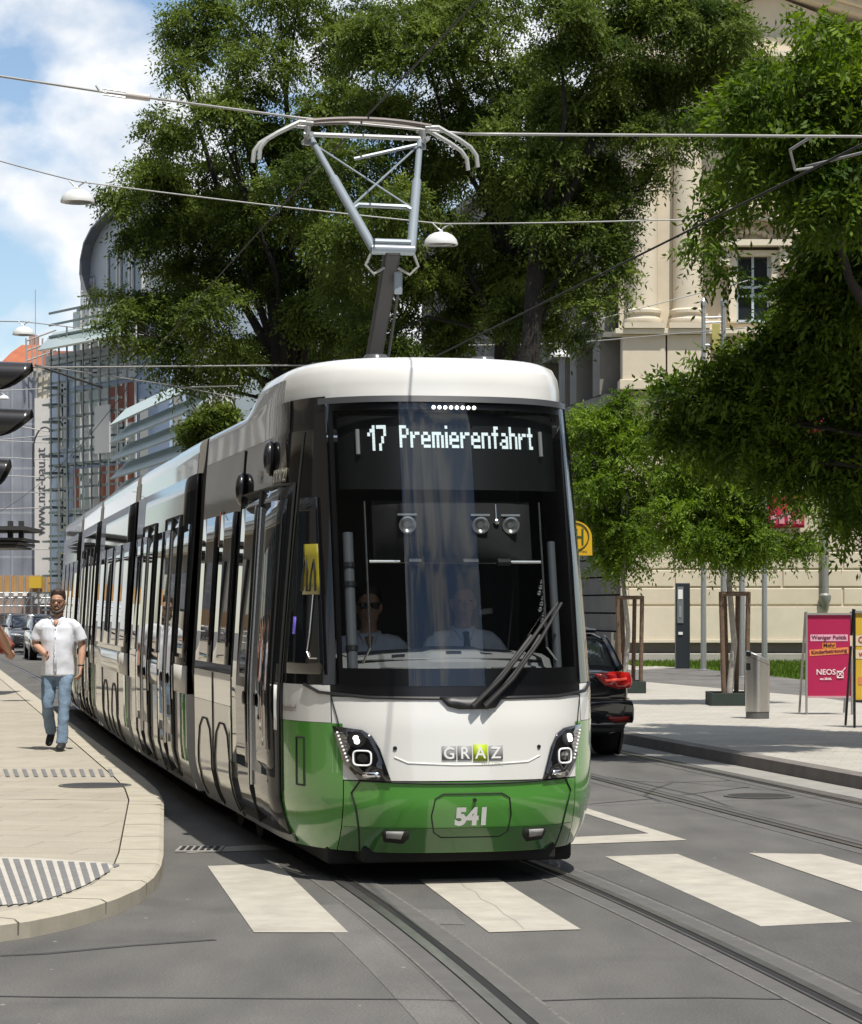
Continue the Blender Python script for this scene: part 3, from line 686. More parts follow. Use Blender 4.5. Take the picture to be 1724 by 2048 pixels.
DOORP = M('tram_door_paint', (.035, .035, .034), .05, 0, None, None, spec=.5)
def door(fn, sa, sb, parent, low=.27, high=2.52, white=True):
    d = quadpatch('door', BAND, fn, sa, sb, 1.245, high, .012, parent, 6, 10)
    quadpatch('door_panel', DOORP, fn, sa, sb, low, 1.24, .012, d, 6, 8)
    mid = (sa+sb)/2+(.0)
    for a_, b_ in ((sa+.02, sa+.30), (sb-.30, sb-.02)): quadpatch('button_panel', PAINT_W, fn, a_, b_, .93, 1.22, .016, d, 2, 3, .006)
    quadpatch('door_glass', SIDEGLASS, fn, sa+.09, mid-.07, .62, high-.1, .019, d, 4, 10, .006); quadpatch('door_glass', SIDEGLASS, fn, mid+.07, sb-.09, .62, high-.1, .019, d, 4, 10, .006)
    surf_line('door_gap', [(mid, low), (mid, high)], .03, SEAM, d, fn, .02)
    for o in (-.055, .055): surf_line('door_edge', [(mid+o, low+.25), (mid+o, high-.12)], .02, SILVER, d, fn, .024)
    surf_line('door_outline', [(sa, low), (sa, high), (sb, high), (sb, low), (sa, low)], .018, SEAM, d, fn, .012)
    for o in (-.25, .25):
        mb = MB(); c = fn(mid+o, 1.1, .03); mb.lathe([(.03, -.01), (.05, 0), (.04, .008)], c, 14, axis=(-1, -.2, 0)); mb.build('door_button', BLACK, d)
    return d
fcab = onside(cabB, -1)
door(fcab, .98, 2.95, tram)
# small cab window in front of the door (black glass) with a yellow notice
def cwq(t): return lambda z: q_l(-.825, z)*(1-t)+q_s(.90, z, -1)*t
def cwp(t, z, off): return on_nose(cwq(t)(z), z, off)
cw = patch('cab_window', SIDEGLASS, cwq(1), cwq(0), 1.30, 2.42, 10, 12, .010, tram, .008)
patch('yellow_notice', M('yellow_notice', (.22, .185, .008), .35, 0, None, None, coat=.6), cwq(.52), cwq(.0), 1.80, 2.12, 6, 4, .022, cw, .003)
mb = MB(); mb.tube([cwp(t, z, .026) for t, z in ((.55, 1.82), (.50, 1.95), (.42, 2.03), (.35, 1.95), (.38, 1.82), (.28, 1.82), (.22, 1.95), (.14, 2.02), (.10, 1.94), (.12, 1.82))], .006, 6); mb.build('notice_drawing', BLACK, cw)
mb = MB(); mb.tube([cwp(t, z, .02) for t, z in ((.2, 1.80), (.3, 1.55), (.36, 1.44), (.3, 1.40), (.12, 1.40))], .006, 6); mb.build('window_cord', SILVER, cw)
patch('route_screen', M('screen_violet', (.1, .08, .4), .4, emis=((.25, .18, .9), .15)), cwq(.80), cwq(.72), 1.55, 1.66, 2, 2, .016, cw, .003)
frame_lines(fcab, [.94, 3.02], .22, 2.85, tram)
lettering('side_number', '541', .115, lambda x, y: fcab(2.18-x*.9, 2.58+y, .008), TG, tram, bold=.003)
for k, ch in enumerate('GRAZ'):
    s = 1.50-.10*k
    b = quadpatch('side_emblem_tile', M('tile_bronze', (.14, .13, .10), .4), fcab, s+.045, s-.045, 2.54, 2.63, .007, tram, 2, 2, .003)
    lettering('side_emblem_letter', ch, .10, lambda x, y, s=s: fcab(s-x, 2.55+y, .012), NUMW, b)
lettering('name_script', 'Thondorf', .065, lambda x, y: fcab(.83-x, 1.06+y, .006), M('script_red', (.12, .03, .03), .5), tram)
surf_line('service_flap', [(.60, .60), (.60, .90), (.70, .90), (.70, .60), (.60, .60)], .012, SEAM, tram, fcab)
quadpatch('green_panel', PAINT_G, fcab, 2.99, 3.17, .60, 1.0, .003, tram, 2, 4, .01)
# windows over the first bogie
for a, b in ((3.2, 4.05), (4.2, 5.12)):
    quadpatch('window', SIDEGLASS, fcab, a, b, 1.30, 2.42, .010, tram, 4, 6)
def arch(fn, s, r, parent, z=.24, hgt=.62):
    surf_line('wheel_arch', [(s-r, z), (s-r*.98, z+hgt*.6), (s-r*.75, z+hgt*.88), (s-r*.3, z+hgt), (s+r*.3, z+hgt), (s+r*.75, z+hgt*.88), (s+r*.98, z+hgt*.6), (s+r, z)], .013, SEAM, parent, fn, .004, 6)
arch(fcab, 3.60, .42, tram); arch(fcab, 4.62, .42, tram)
frame_lines(fcab, [3.05, 4.11], .22, 1.23, tram, .010)
# running gear under the first module
for s in (3.6, 4.62):
    for l in (-.7175, .7175):
        mb = MB(); c = cabB.at(s, l, .30); mb.lathe([(.10, -.06), (.29, -.06), (.30, .03), (.31, .05), (.1, .06)], c, 24, axis=(*cabB.r, 0)); mb.build('wheel', UNDER, tram, smooth=True)
bx(.55, -.80, .10, CABEND-.1, .80, .30, 'underframe', UNDER, tram, .03); bx(.28, -.62, .13, .7, .62, .24, 'obstacle_guard', UNDER, tram, .02)

# the four sections behind
def section(i, kind):
    B = Body(J[i], J[i+1]); a = .24; e = B.L-(.24 if i < 4 else 0)
    sec = MB(); zs = [.20, .32, .5, .8, 1.0]
    rings = []
    prof = [(-1, z) for z in (.20, .32, .5, .8, 1.0)]+[(1, z) for z in (1.0, .8, .5, .32, .2)]
    for s in (a, e): rings.append([B.at(s, sd*hwid(z), z) for sd, z in prof])
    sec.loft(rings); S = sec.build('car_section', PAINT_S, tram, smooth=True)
    for sd in (-1, 1):
        fn = onside(B, sd)
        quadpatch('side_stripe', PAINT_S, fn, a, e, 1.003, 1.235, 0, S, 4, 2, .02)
        quadpatch('green_panel', PAINT_G, fn, a+.02, a+.42, .45, 1.0, .002, S, 2, 4, .02)
        quadpatch('side_band', BAND, fn, a, e, 1.24, 2.83, 0, S, 6, 12, .02)
    rr = [(-1., 2.834), (-1., 2.98), (-.995, 3.06), (-.975, 3.10), (-.9, 3.135), (0, 3.15), (.9, 3.135), (.975, 3.10), (.995, 3.06), (1., 2.98), (1., 2.834)]
    mb = MB(); mb.loft([[B.at(s, u*(hwid(min(z, 2.95))), z) for u, z in rr] for s in (a, a+.03, e-.03, e)]); mb.build('section_roof', FAIR, S, smooth=True)
    mb = MB(); mb.obox(B.at(0, 0, 0), Vector((*B.b, 0)), Vector((*B.r, 0)), Vector((0, 0, 1)), (a+.01, -.93, .9), (e-.01, .93, 3.0)); mb.build('inner_hull', UNDER, S)
    mb = MB(); mb.obox(B.at(0, 0, 0), Vector((*B.b, 0)), Vector((*B.r, 0)), Vector((0, 0, 1)), (a+.05, -.78, .08), (e-.05, .78, .22)); mb.build('underframe', UNDER, S)
    fn = onside(B, -1); frame_lines(fn, [a+.02, e-.02], .22, 3.0, S, .018, 'end_trim', SILVER, .0)
    if kind == 'door':
        n = 2; w = 1.45
        c1 = a+(e-a)*.30; c2 = a+(e-a)*.72
        for c in (c1, c2): door(fn, c-w/2, c+w/2, S)
        for x0, x1 in ((a+.12, c1-w/2-.1), (c1+w/2+.12, c2-w/2-.12), (c2+w/2+.1, e-.12)):
            if x1-x0 > .3: quadpatch('window', SIDEGLASS, fn, x0, x1, 1.30, 2.42, .010, S, 4, 6)
        surf_line('panel_gap', [(c1+w/2+.1, .22), (c1+w/2+.1, 1.23)], .012, SEAM, S, fn)
    else:
        n = 4; w = (e-a-.2)/n
        for k in range(n): quadpatch('window', SIDEGLASS, fn, a+.14+w*k, a+.06+w*(k+1), 1.30, 2.42, .010, S, 4, 6)
        m_ = (a+e)/2; arch(fn, m_-.75, .42, S); arch(fn, m_+.75, .42, S); frame_lines(fn, [a+w+.1, e-w-.1], .22, 1.23, S, .012)
    return S
for i, k in ((1, 'door'), (2, 'bogie'), (3, 'door'), (4, 'bogie')): section(i, k)
for i in range(1, 5):
    B0 = Body(J[i-1], J[i]); B1 = Body(J[i], J[i+1]); rings = []
    for t, B, s in ((0, B0, B0.L-.25), (1, B0, B0.L-.12), (2, B1, 0.), (3, B1, .12), (4, B1, .25)):
        k = .93 if t % 2 == 0 else .965
        rings.append([B.at(s, u*hwid(z)*k, z) for u, z in ((-1, .25), (-1, 1.2), (-1, 2.8), (-.98, 3.11), (.98, 3.11), (1, 2.8), (1, 1.2), (1, .25))])
    mb = MB(); mb.loft(rings); mb.build('bellows', BELLOWS, tram)
# indicator lamp by the first joint
quadpatch('side_indicator', M('amber_lens', (.20, .045, .01), .4), fcab, 4.09, 4.15, 2.18, 2.45, .012, tram, 1, 2, .006)

# pantograph
PG = M('pantograph_grey', (.25, .29, .32), .35, .2); PD = M('pantograph_dark', (.035, .034, .034), .5, .3)
pn = MB(); A = cabB.at
pn.box(tuple(A(3.9, 0, 3.15)-Vector((.45, .35, .05))), tuple(A(3.9, 0, 3.2)+Vector((.45, .35, .02))))
panto = pn.build('pantograph', PD, tram, bevel=.01)
def pt(name, pts, r, mat, n=8):
    mb = MB(); mb.tube(pts, r, n); return mb.build(name, mat, panto, smooth=True)
kz = 4.25; ks = 2.44
mb = MB(); mb.obox(A(3.5, 0, 3.2), (A(ks, 0, kz)-A(3.5, 0, 3.2)).normalized(), Vector((*cabB.r, 0)), (A(ks, 0, kz)-A(3.5, 0, 3.2)).normalized().cross(Vector((*cabB.r, 0))), (0, -.055, -.05), ((A(ks, 0, kz)-A(3.5, 0, 3.2)).length, .055, .05)); mb.build('lower_arm', PD, panto, bevel=.015)
pt('guide_rod', [A(3.3, .09, 3.25), A(ks+.1, .08, kz-.15)], .012, PD)
pt('knee_bar', [A(ks, -.155, kz), A(ks, .155, kz)], .038, PG, 12); pt('knee_bar_top', [A(ks, -.13, kz+.055), A(ks, .13, kz+.055)], .022, PG)
hs = 3.40; hz = 5.20
for sd, lt in ((-1, -.43), (1, .40)):
    a_ = A(ks, sd*.135, kz); b_ = A(hs, lt, hz); m_ = a_.lerp(b_, .62)
    pt('upper_arm', [a_, m_], .034, PG, 10); pt('upper_arm_tip', [m_, b_], .024, PG, 10)
def ua(sd, t): return A(ks, sd*.135, kz).lerp(A(hs, -.43 if sd < 0 else .40, hz), t)
pt('cross_brace', [ua(-1, .34), ua(-1, .36)+Vector((.06, 0, .02)), ua(1, .36)-Vector((.06, 0, -.02)), ua(1, .34)], .018, PG)
pt('diagonal_rod', [ua(-1, .36), ua(1, .97)], .008, PG, 6); pt('diagonal_rod', [ua(1, .36), ua(-1, .93)], .008, PG, 6)
pt('balance_rod', [ua(1, .97), A(hs, -.10, 5.05)], .014, PG, 6)
for sd in (-1, 1):
    pt('power_cable', [A(ks, sd*.15, kz-.02), A(ks+.02, sd*.19, kz-.11), A(ks+.03, sd*.13, kz-.17), A(ks+.05, sd*.05, kz-.12)], .010, M('grey_cable', (.3, .3, .28), .6), 6)
mb = MB(); mb.box(tuple(A(ks+.1, .06, kz-.30)-Vector((.03, .03, 0))), tuple(A(ks+.1, .06, kz-.14)+Vector((.03, .03, 0)))); mb.build('damper', PG, panto, bevel=.01)
HD = M('horn_grey', (.40, .41, .40), .45, .2); CARB = M('carbon_strip', (.13, .11, .10), .5, .2)
for off in (-.16, .16):
    s = hs+off; dz = .03 if off > 0 else 0
    pt('contact_strip', [A(s, -.49+.94*k/8, 5.285+dz+.035*(1-((k-4)/4)**2)) for k in range(9)], .017, CARB)
    for sd in (-1, 1): pt('horn', [A(s, -.015+sd*.42, 5.275+dz), A(s, -.015+sd*.52, 5.28+dz), A(s, -.015+sd*.68, 5.195+dz), A(s, -.015+sd*.765, 5.14+dz), A(s, -.015+sd*.81, 5.08+dz), A(s, -.015+sd*.82, 4.995+dz)], .017, HD)
pt('head_tube', [A(hs, -.48, 5.22), A(hs, .45, 5.22)], .018, HD)
for x in (-.45, .42):
    mb = MB(); c = A(hs, x, 5.19); mb.tube([c-Vector((*cabB.b, 0))*.19, c+Vector((*cabB.b, 0))*.19], .018, 8); mb.tube([c+Vector((0, 0, -.05)), c+Vector((0, 0, .09))], .025, 8); mb.build('head_spring', STEEL, panto)
# ================================================================== people
SKIN = M('skin', (.50, .29, .20), .55, 0, (8, .08)); HAIR = M('brown_hair', (.045, .026, .016), .6, 0, (60, .4)); HAIRD = M('dark_hair', (.015, .012, .010), .55, 0, (60, .4))
SHIRT = M('white_shirt', (.70, .73, .80), .8, 0, None, (7, .35, .02)); JEANS = M('blue_jeans', (.17, .245, .34), .85, 0, (7, .38), (12, .6, .03)); SHOE = M('dark_shoe', (.02, .02, .022), .6)
TIE = M('black_tie', (.008, .008, .01), .6); GLASSES = M('black_glasses', (.01, .01, .01), .2); DRESS = M('black_dress', (.012, .012, .014), .8); TROUS = M('dark_trousers', (.02, .022, .03), .85); SOLE = M('pale_shoe', (.6, .58, .54), .7)
RED = M('brick_red_shirt', (.24, .06, .04), .8, 0, (10, .1))
def remesh(o, vox, it=4):
    m = o.modifiers.new('fuse', 'REMESH'); m.mode = 'VOXEL'; m.voxel_size = vox; m.use_smooth_shade = True
    s = o.modifiers.new('smooth', 'SMOOTH'); s.iterations = it; s.factor = .5
def lp(a, b, t): return Vector(a)*(1-t)+Vector(b)*t
POSE = {
 'walk': dict(hipz=.93, sh=(.195, 1.475), arms={1: [(.20, .0, 1.455), (.275, .03, 1.18), (.27, -.05, .93)], -1: [(-.20, .0, 1.455), (-.275, .05, 1.20), (-.10, -.21, 1.09)]},
      legs={1: [(.085, 0, .93), (.095, -.12, .50), (.075, -.16, .09)], -1: [(-.085, 0, .93), (-.11, -.06, .50), (-.135, .26, .20)]}, toes={1: (.01, -1, -.12), -1: (-.05, -.7, -.75)}),
 'stand': dict(hipz=.93, arms={1: [(.20, 0, 1.455), (.27, .03, 1.18), (.26, -.08, .94)], -1: [(-.20, 0, 1.455), (-.27, .03, 1.18), (-.26, -.08, .94)]},
      legs={1: [(.085, 0, .93), (.10, -.02, .50), (.11, .02, .09)], -1: [(-.085, 0, .93), (-.10, -.02, .50), (-.11, .02, .09)]}, toes={1: (.2, -1, -.1), -1: (-.2, -1, -.1)}),
 'phone': dict(hipz=.93, arms={1: [(.20, 0, 1.455), (.30, -.12, 1.22), (.09, -.34, 1.45)], -1: [(-.20, 0, 1.455), (-.30, -.12, 1.22), (-.09, -.34, 1.45)]},
      legs={1: [(.085, 0, .93), (.10, -.02, .50), (.11, .02, .09)], -1: [(-.085, 0, .93), (-.10, -.02, .50), (-.11, .02, .09)]}, toes={1: (.2, -1, -.1), -1: (-.2, -1, -.1)}),
 'seat': dict(hipz=.93, arms={1: [(.20, 0, 1.455), (.27, -.10, 1.19), (.16, -.34, 1.14)], -1: [(-.20, 0, 1.455), (-.27, -.10, 1.19), (-.16, -.34, 1.14)]},
      legs={1: [(.09, 0, .93), (.13, -.42, .93), (.13, -.40, .50)], -1: [(-.09, 0, .93), (-.13, -.42, .93), (-.13, -.40, .50)]}, toes={1: (0, -1, -.1), -1: (0, -1, -.1)}),
}
def person(label, loc, rz, pose, top='shirt', bottom='jeans', hair=HAIR, beard=False, specs=None, tie=False, scale=1., topm=None, botm=None, shoem=None, group=None, vox=.007, belly=0., longhair=False):
    P = POSE[pose]; t = thing('person', label, 'person', loc, rz, group); t.scale = (scale,)*3
    topm = topm or SHIRT; botm = botm or JEANS; shoem = shoem or SHOE
    b = MB()
    # trunk, neck, head
    b.limb([(0, 0, .86), (0, 0, .95), (0, -.005, 1.08), (0, -.005, 1.25), (0, .0, 1.38), (0, .01, 1.46), (0, .012, 1.50)],
           [(.13, .09), (.165, .11), (.15, .10+belly), (.165, .11+belly*.5), (.17, .10), (.125, .08), (.06, .055)], 16)
    b.limb([(0, .015, 1.46), (0, .008, 1.53), (0, .0, 1.60)], [(.06, .062), (.056, .058), (.055, .06)], 12)
    hd = [(1.545, .03, .035, -.045), (1.565, .050, .055, -.03), (1.60, .064, .080, -.012), (1.645, .073, .092, -.004), (1.69, .077, .097, .0), (1.73, .076, .098, .003), (1.765, .066, .086, .006), (1.79, .044, .058, .008), (1.80, .015, .02, .008)]
    b.limb([(0, y, z) for z, rx_, ry, y in hd], [(rx_, ry) for z, rx_, ry, y in hd], 18)
    b.limb([(0, -.085, 1.695), (0, -.108, 1.655), (0, -.090, 1.640)], [(.010, .012), (.017, .018), (.013, .008)], 10)        # nose
    b.limb([(-.025, -.082, 1.607), (0, -.094, 1.608), (.025, -.082, 1.607)], [.009, .012, .009], 8)                          # lips
    b.limb([(-.05, -.07, 1.705), (0, -.096, 1.712), (.05, -.07, 1.705)], [.012, .012, .012], 8)                             # brow
    for sd in (-1, 1): b.limb([(sd*.076, .0, 1.635), (sd*.086, .008, 1.665), (sd*.083, .012, 1.70)], [(.010, .014), (.012, .024), (.008, .016)], 8)
    for sd in (-1, 1):
        s_, e_, w_ = [Vector(v) for v in P['arms'][sd]]
        b.limb([s_+Vector((-sd*.06, 0, -.015)), s_+Vector((-sd*.012, 0, -.025)), lp(s_, e_, .45), e_, lp(e_, w_, .35), w_], [.048, .050, .046, .040, .042, .028], 12)
        d = (w_-e_).normalized(); side = Vector((0, 1, 0)) if abs(d.z) > .7 else Vector((0, 0, 1))
        side = (side-d*side.dot(d)).normalized(); nrm = d.cross(side)*sd
        pc = w_+d*.09; b.limb([w_-d*.01, w_+d*.04, pc], [(.028, .020), (.038, .017), (.040, .014)], 10, ref=tuple(nrm))
        for k, (o, ln, cu) in enumerate(((-.030, .070, .4), (-.010, .080, .5), (.010, .075, .6), (.029, .058, .7))):
            r0 = pc+side*(-o)-d*.015; k1 = r0+d*ln*.5+nrm*-.012*cu*2; k2 = k1+d*ln*.38-nrm*.03*cu*2
            b.limb([r0, k1, k2], [.0095, .009, .0075], 6)
        th = w_+d*.025+side*.03; b.limb([th, th+side*.03+d*.03, th+side*.035+d*.065-nrm*.01], [.012, .011, .008], 6)
        h_, k_, a_ = [Vector(v) for v in P['legs'][sd]]
        b.limb([h_+Vector((0, 0, .02)), lp(h_, k_, .3), k_, lp(k_, a_, .3), a_], [.085, .082, .056, .055, .038], 12)
    body = b.build('body', SKIN, t, world=False, fix=False); remesh(body, vox, 3)
    # eyes
    for sd in (-1, 1):
        e = MB(); e.ball((sd*.033, -.082, 1.685), (.013, .010, .008), 10, 6); e.build('eye', M('eye', (.03, .02, .015), .2), t, world=False)
    # hair as a shell
    h = MB(); hz = 1.66 if not longhair else 1.48
    h.limb([(0, .03, hz), (0, .022, 1.70), (0, .014, 1.745), (0, .012, 1.790), (0, .010, 1.822), (0, .010, 1.840)], [(.066 if not longhair else .09, .066), (.085, .085), (.089, .097), (.078, .090), (.052, .064), (.014, .02)], 18)
    for k in range(26):
        a = 2*PI*k/26; h.limb([(.055*math.cos(a), .012+.065*math.sin(a), 1.785), (.07*math.cos(a+.4), .01+.085*math.sin(a+.4), 1.80+random.uniform(-.012, .016)), (.080*math.cos(a+.7), .01+.095*math.sin(a+.7), 1.765)], [.014, .016, .006], 6)
    ho = h.build('hair', hair, t, world=False, fix=False); remesh(ho, .008, 2)
    if beard:
        h = MB(); h.limb([(-.074, -.005, 1.655), (-.066, -.045, 1.60), (-.035, -.078, 1.566), (0, -.088, 1.555), (.035, -.078, 1.566), (.066, -.045, 1.60), (.074, -.005, 1.655)], [.012, .020, .024, .026, .024, .020, .012], 10)
        h.limb([(-.032, -.086, 1.622), (0, -.097, 1.628), (.032, -.086, 1.622)], [.008, .009, .008], 8); ho = h.build('beard', HAIR, t, world=False, fix=False); remesh(ho, .007, 2)
    if specs:
        h = MB()
        for sd in (-1, 1):
            if specs == 'sun': h.limb([(sd*.035, -.100, 1.662), (sd*.037, -.104, 1.683), (sd*.036, -.100, 1.702)], [(.024, .006), (.030, .006), (.028, .006)], 12)
            else: h.tube([(sd*.035+.029*math.cos(a), -.103+abs(math.cos(a))*.004, 1.685+.020*math.sin(a)) for a in [2*PI*k/16 for k in range(17)]], .0035, 6)
            h.tube([(sd*.062, -.098, 1.692), (sd*.079, -.06, 1.694), (sd*.082, .01, 1.69)], .0035, 6)
        h.tube([(-.008, -.106, 1.692), (.008, -.106, 1.692)], .004, 6); h.build('spectacles', GLASSES, t, world=False)
    # upper garment
    g = MB()
    if top in ('shirt', 'dress'):
        hem = .845 if top == 'shirt' else .52
        pts = [(0, -.005, hem), (0, -.008, hem+.09), (0, -.008, 1.08), (0, -.005, 1.25), (0, .002, 1.385), (0, .012, 1.462), (0, .014, 1.505)]
        g.limb(pts, [(.190, .145), (.188, .142), (.176, .128+belly), (.188, .132+belly*.6), (.196, .124), (.140, .095), (.074, .072)], 20)
        for sd in (-1, 1):
            s_, e_, w_ = [Vector(v) for v in P['arms'][sd]]; q = .78 if top == 'shirt' else .25
            g.limb([s_+Vector((-sd*.10, 0, -.008)), s_+Vector((-sd*.035, 0, -.026)), s_+Vector((sd*.004, 0, -.066)), lp(s_, e_, .45), lp(s_, e_, q)], [.050, .060, .067, .066, .073 if q > .5 else .06], 14)
        sh = g.build('shirt' if top == 'shirt' else 'dress', topm, t, world=False, fix=False); remesh(sh, .010, 5)
        tx = bpy.data.textures.get('folds') or bpy.data.textures.new('folds', 'CLOUDS'); tx.noise_scale = .17; tx.noise_depth = 1
        d = sh.modifiers.new('folds', 'DISPLACE'); d.texture = tx; d.strength = .022; d.mid_level = .5; d.texture_coords = 'LOCAL'
        if top == 'shirt':
            c = MB(); c.limb([(0, .075, 1.515), (-.062, .05, 1.51), (-.072, .0, 1.498), (-.05, -.065, 1.47), (-.03, -.10, 1.42)], [(.010, .02), (.010, .022), (.010, .022), (.010, .026), (.006, .02)], 8)
            c.limb([(0, .075, 1.515), (.062, .05, 1.51), (.072, .0, 1.498), (.05, -.065, 1.47), (.03, -.10, 1.42)], [(.010, .02), (.010, .022), (.010, .022), (.010, .026), (.006, .02)], 8)
            c.build('collar', topm, sh, world=False, smooth='all')
            c = MB(); c.limb([(0, -.128, 1.40), (0, -.142, 1.22), (0, -.150-belly, 1.05), (0, -.152, .87)], [(.016, .004)]*4, 8)
            for k in range(6): c.ball((0, -.140-.012*min(k, 2)-(belly if 1 < k < 5 else 0), 1.38-.095*k), .007, 8, 6)
            c.build('placket', topm, sh, world=False, smooth='all')
            if not tie:
                c = MB(); c.limb([(0, -.098, 1.475), (0, -.122, 1.44), (0, -.128, 1.40)], [(.030, .012), (.020, .010), (.006, .008)], 10); c.build('neck_opening', SKIN, t, world=False, smooth='all')
    if tie:
        c = MB(); c.limb([(0, -.095, 1.475), (0, -.120, 1.44)], [(.022, .014), (.016, .014)], 10); c.limb([(0, -.122, 1.445), (0, -.148, 1.25), (0, -.156, 1.04)], [(.018, .008), (.034, .008), (.044, .008)], 10); c.build('tie', TIE, t, world=False, smooth='all')
        c = MB(); c.box((.07, -.150, 1.285), (.15, -.128, 1.30)); c.build('pocket_flap', topm, t, world=False, bevel=.004)
    # trousers
    if bottom:
        g = MB(); g.limb([(0, 0, .80), (0, 0, .88), (0, 0, .99)], [(.155, .115), (.172, .126), (.165, .12)], 18)
        for sd in (-1, 1):
            h_, k_, a_ = [Vector(v) for v in P['legs'][sd]]
            if bottom == 'shorts': g.limb([h_, lp(h_, k_, .4), lp(h_, k_, .85)], [.105, .10, .09], 14)
            else: g.limb([h_, lp(h_, k_, .3), lp(h_, k_, .65), k_, lp(k_, a_, .35), lp(k_, a_, .75), lp(k_, a_, 1.02)], [.098, .094, .080, .068, .068, .063, .064], 14)
        tr = g.build('jeans' if botm is JEANS else 'trousers', botm, t, world=False, fix=False); remesh(tr, .010, 4)
        tx = bpy.data.textures.get('folds') or bpy.data.textures.new('folds', 'CLOUDS'); tx.noise_scale = .17; tx.noise_depth = 1
        d = tr.modifiers.new('folds', 'DISPLACE'); d.texture = tx; d.strength = .03; d.mid_level = .5; d.texture_coords = 'LOCAL'
    for sd in (-1, 1):
        a_ = Vector(P['legs'][sd][2]); f = Vector(P['toes'][sd]).normalized(); up = Vector((0, 0, 1)); up = (up-f*up.dot(f)).normalized()
        s = MB(); base = a_-up*.03
        s.limb([base-f*.075, base-f*.05, base+f*.02, base+f*.10, base+f*.165, base+f*.19], [(.022, .03), (.040, .052), (.043, .055), (.047, .036), (.042, .028), (.02, .016)], 14, ref=tuple(up))
        s.limb([a_+up*.05, a_, base], [.046, .044, .042], 12)
        o = s.build('shoe', shoem, t, world=False, fix=False); remesh(o, .008, 2)
    return t
mp_ = G(116, 1500, .103)
person('bearded man in white short-sleeved shirt and blue jeans walking on the pavement beside the tram', (mp_.x, mp_.y, .103), -.06, 'walk', beard=True, specs='round', belly=.02)
wb = bpy.data.objects['person']
w = MB(); w.tube([(.270+.033*math.cos(a), -.036+.033*math.sin(a), .965) for a in [2*PI*k/14 for k in range(15)]], .009, 6); w.build('wristwatch', BLACK, wb, world=False)
# the two men behind the windscreen
pd = cabB.at(1.30, .25, 0); yaw = math.atan2(cabB.b.x, cabB.b.y)*-1
person('tram driver in white shirt and black tie seated behind the windscreen', (pd.x, pd.y, .08), yaw, 'seat', tie=True, botm=TROUS, hair=HAIRD, vox=.009)
pp = cabB.at(1.35, -.38, 0)
person('passenger in sunglasses and open white shirt beside the tram driver', (pp.x, pp.y, .05), yaw-.12, 'seat', specs='sun', botm=TROUS, hair=HAIRD, vox=.009)
# people waiting on the pavement at the left, seen in the tram's glossy side, one elbow reaches into the picture
for lab, x, y, r, pose, kw in (
    ('person in brick red shirt at the left edge with only an elbow in view', -3.75, 21.2, .6, 'phone', dict(topm=RED, hair=HAIRD)),
    ('woman in black dress photographing the tram, mirrored in its side', -6.1, 28.5, 1.75, 'phone', dict(top='dress', topm=DRESS, bottom=None, longhair=True, hair=HAIRD, shoem=SOLE)),
    ('person in white shirt and dark trousers mirrored in the tram side', -5.55, 25.9, 1.5, 'stand', dict(botm=TROUS)),
    ('person in white shirt and shorts mirrored in the tram side', -7.1, 31.8, 1.6, 'stand', dict(bottom='shorts', botm=TROUS, hair=HAIRD, shoem=SOLE)),
    ('person in red shirt and jeans mirrored in the tram side', -7.9, 34.5, 1.8, 'phone', dict(topm=RED))):
    person(lab, (x, y, .103), r, pose, vox=.011, **kw)

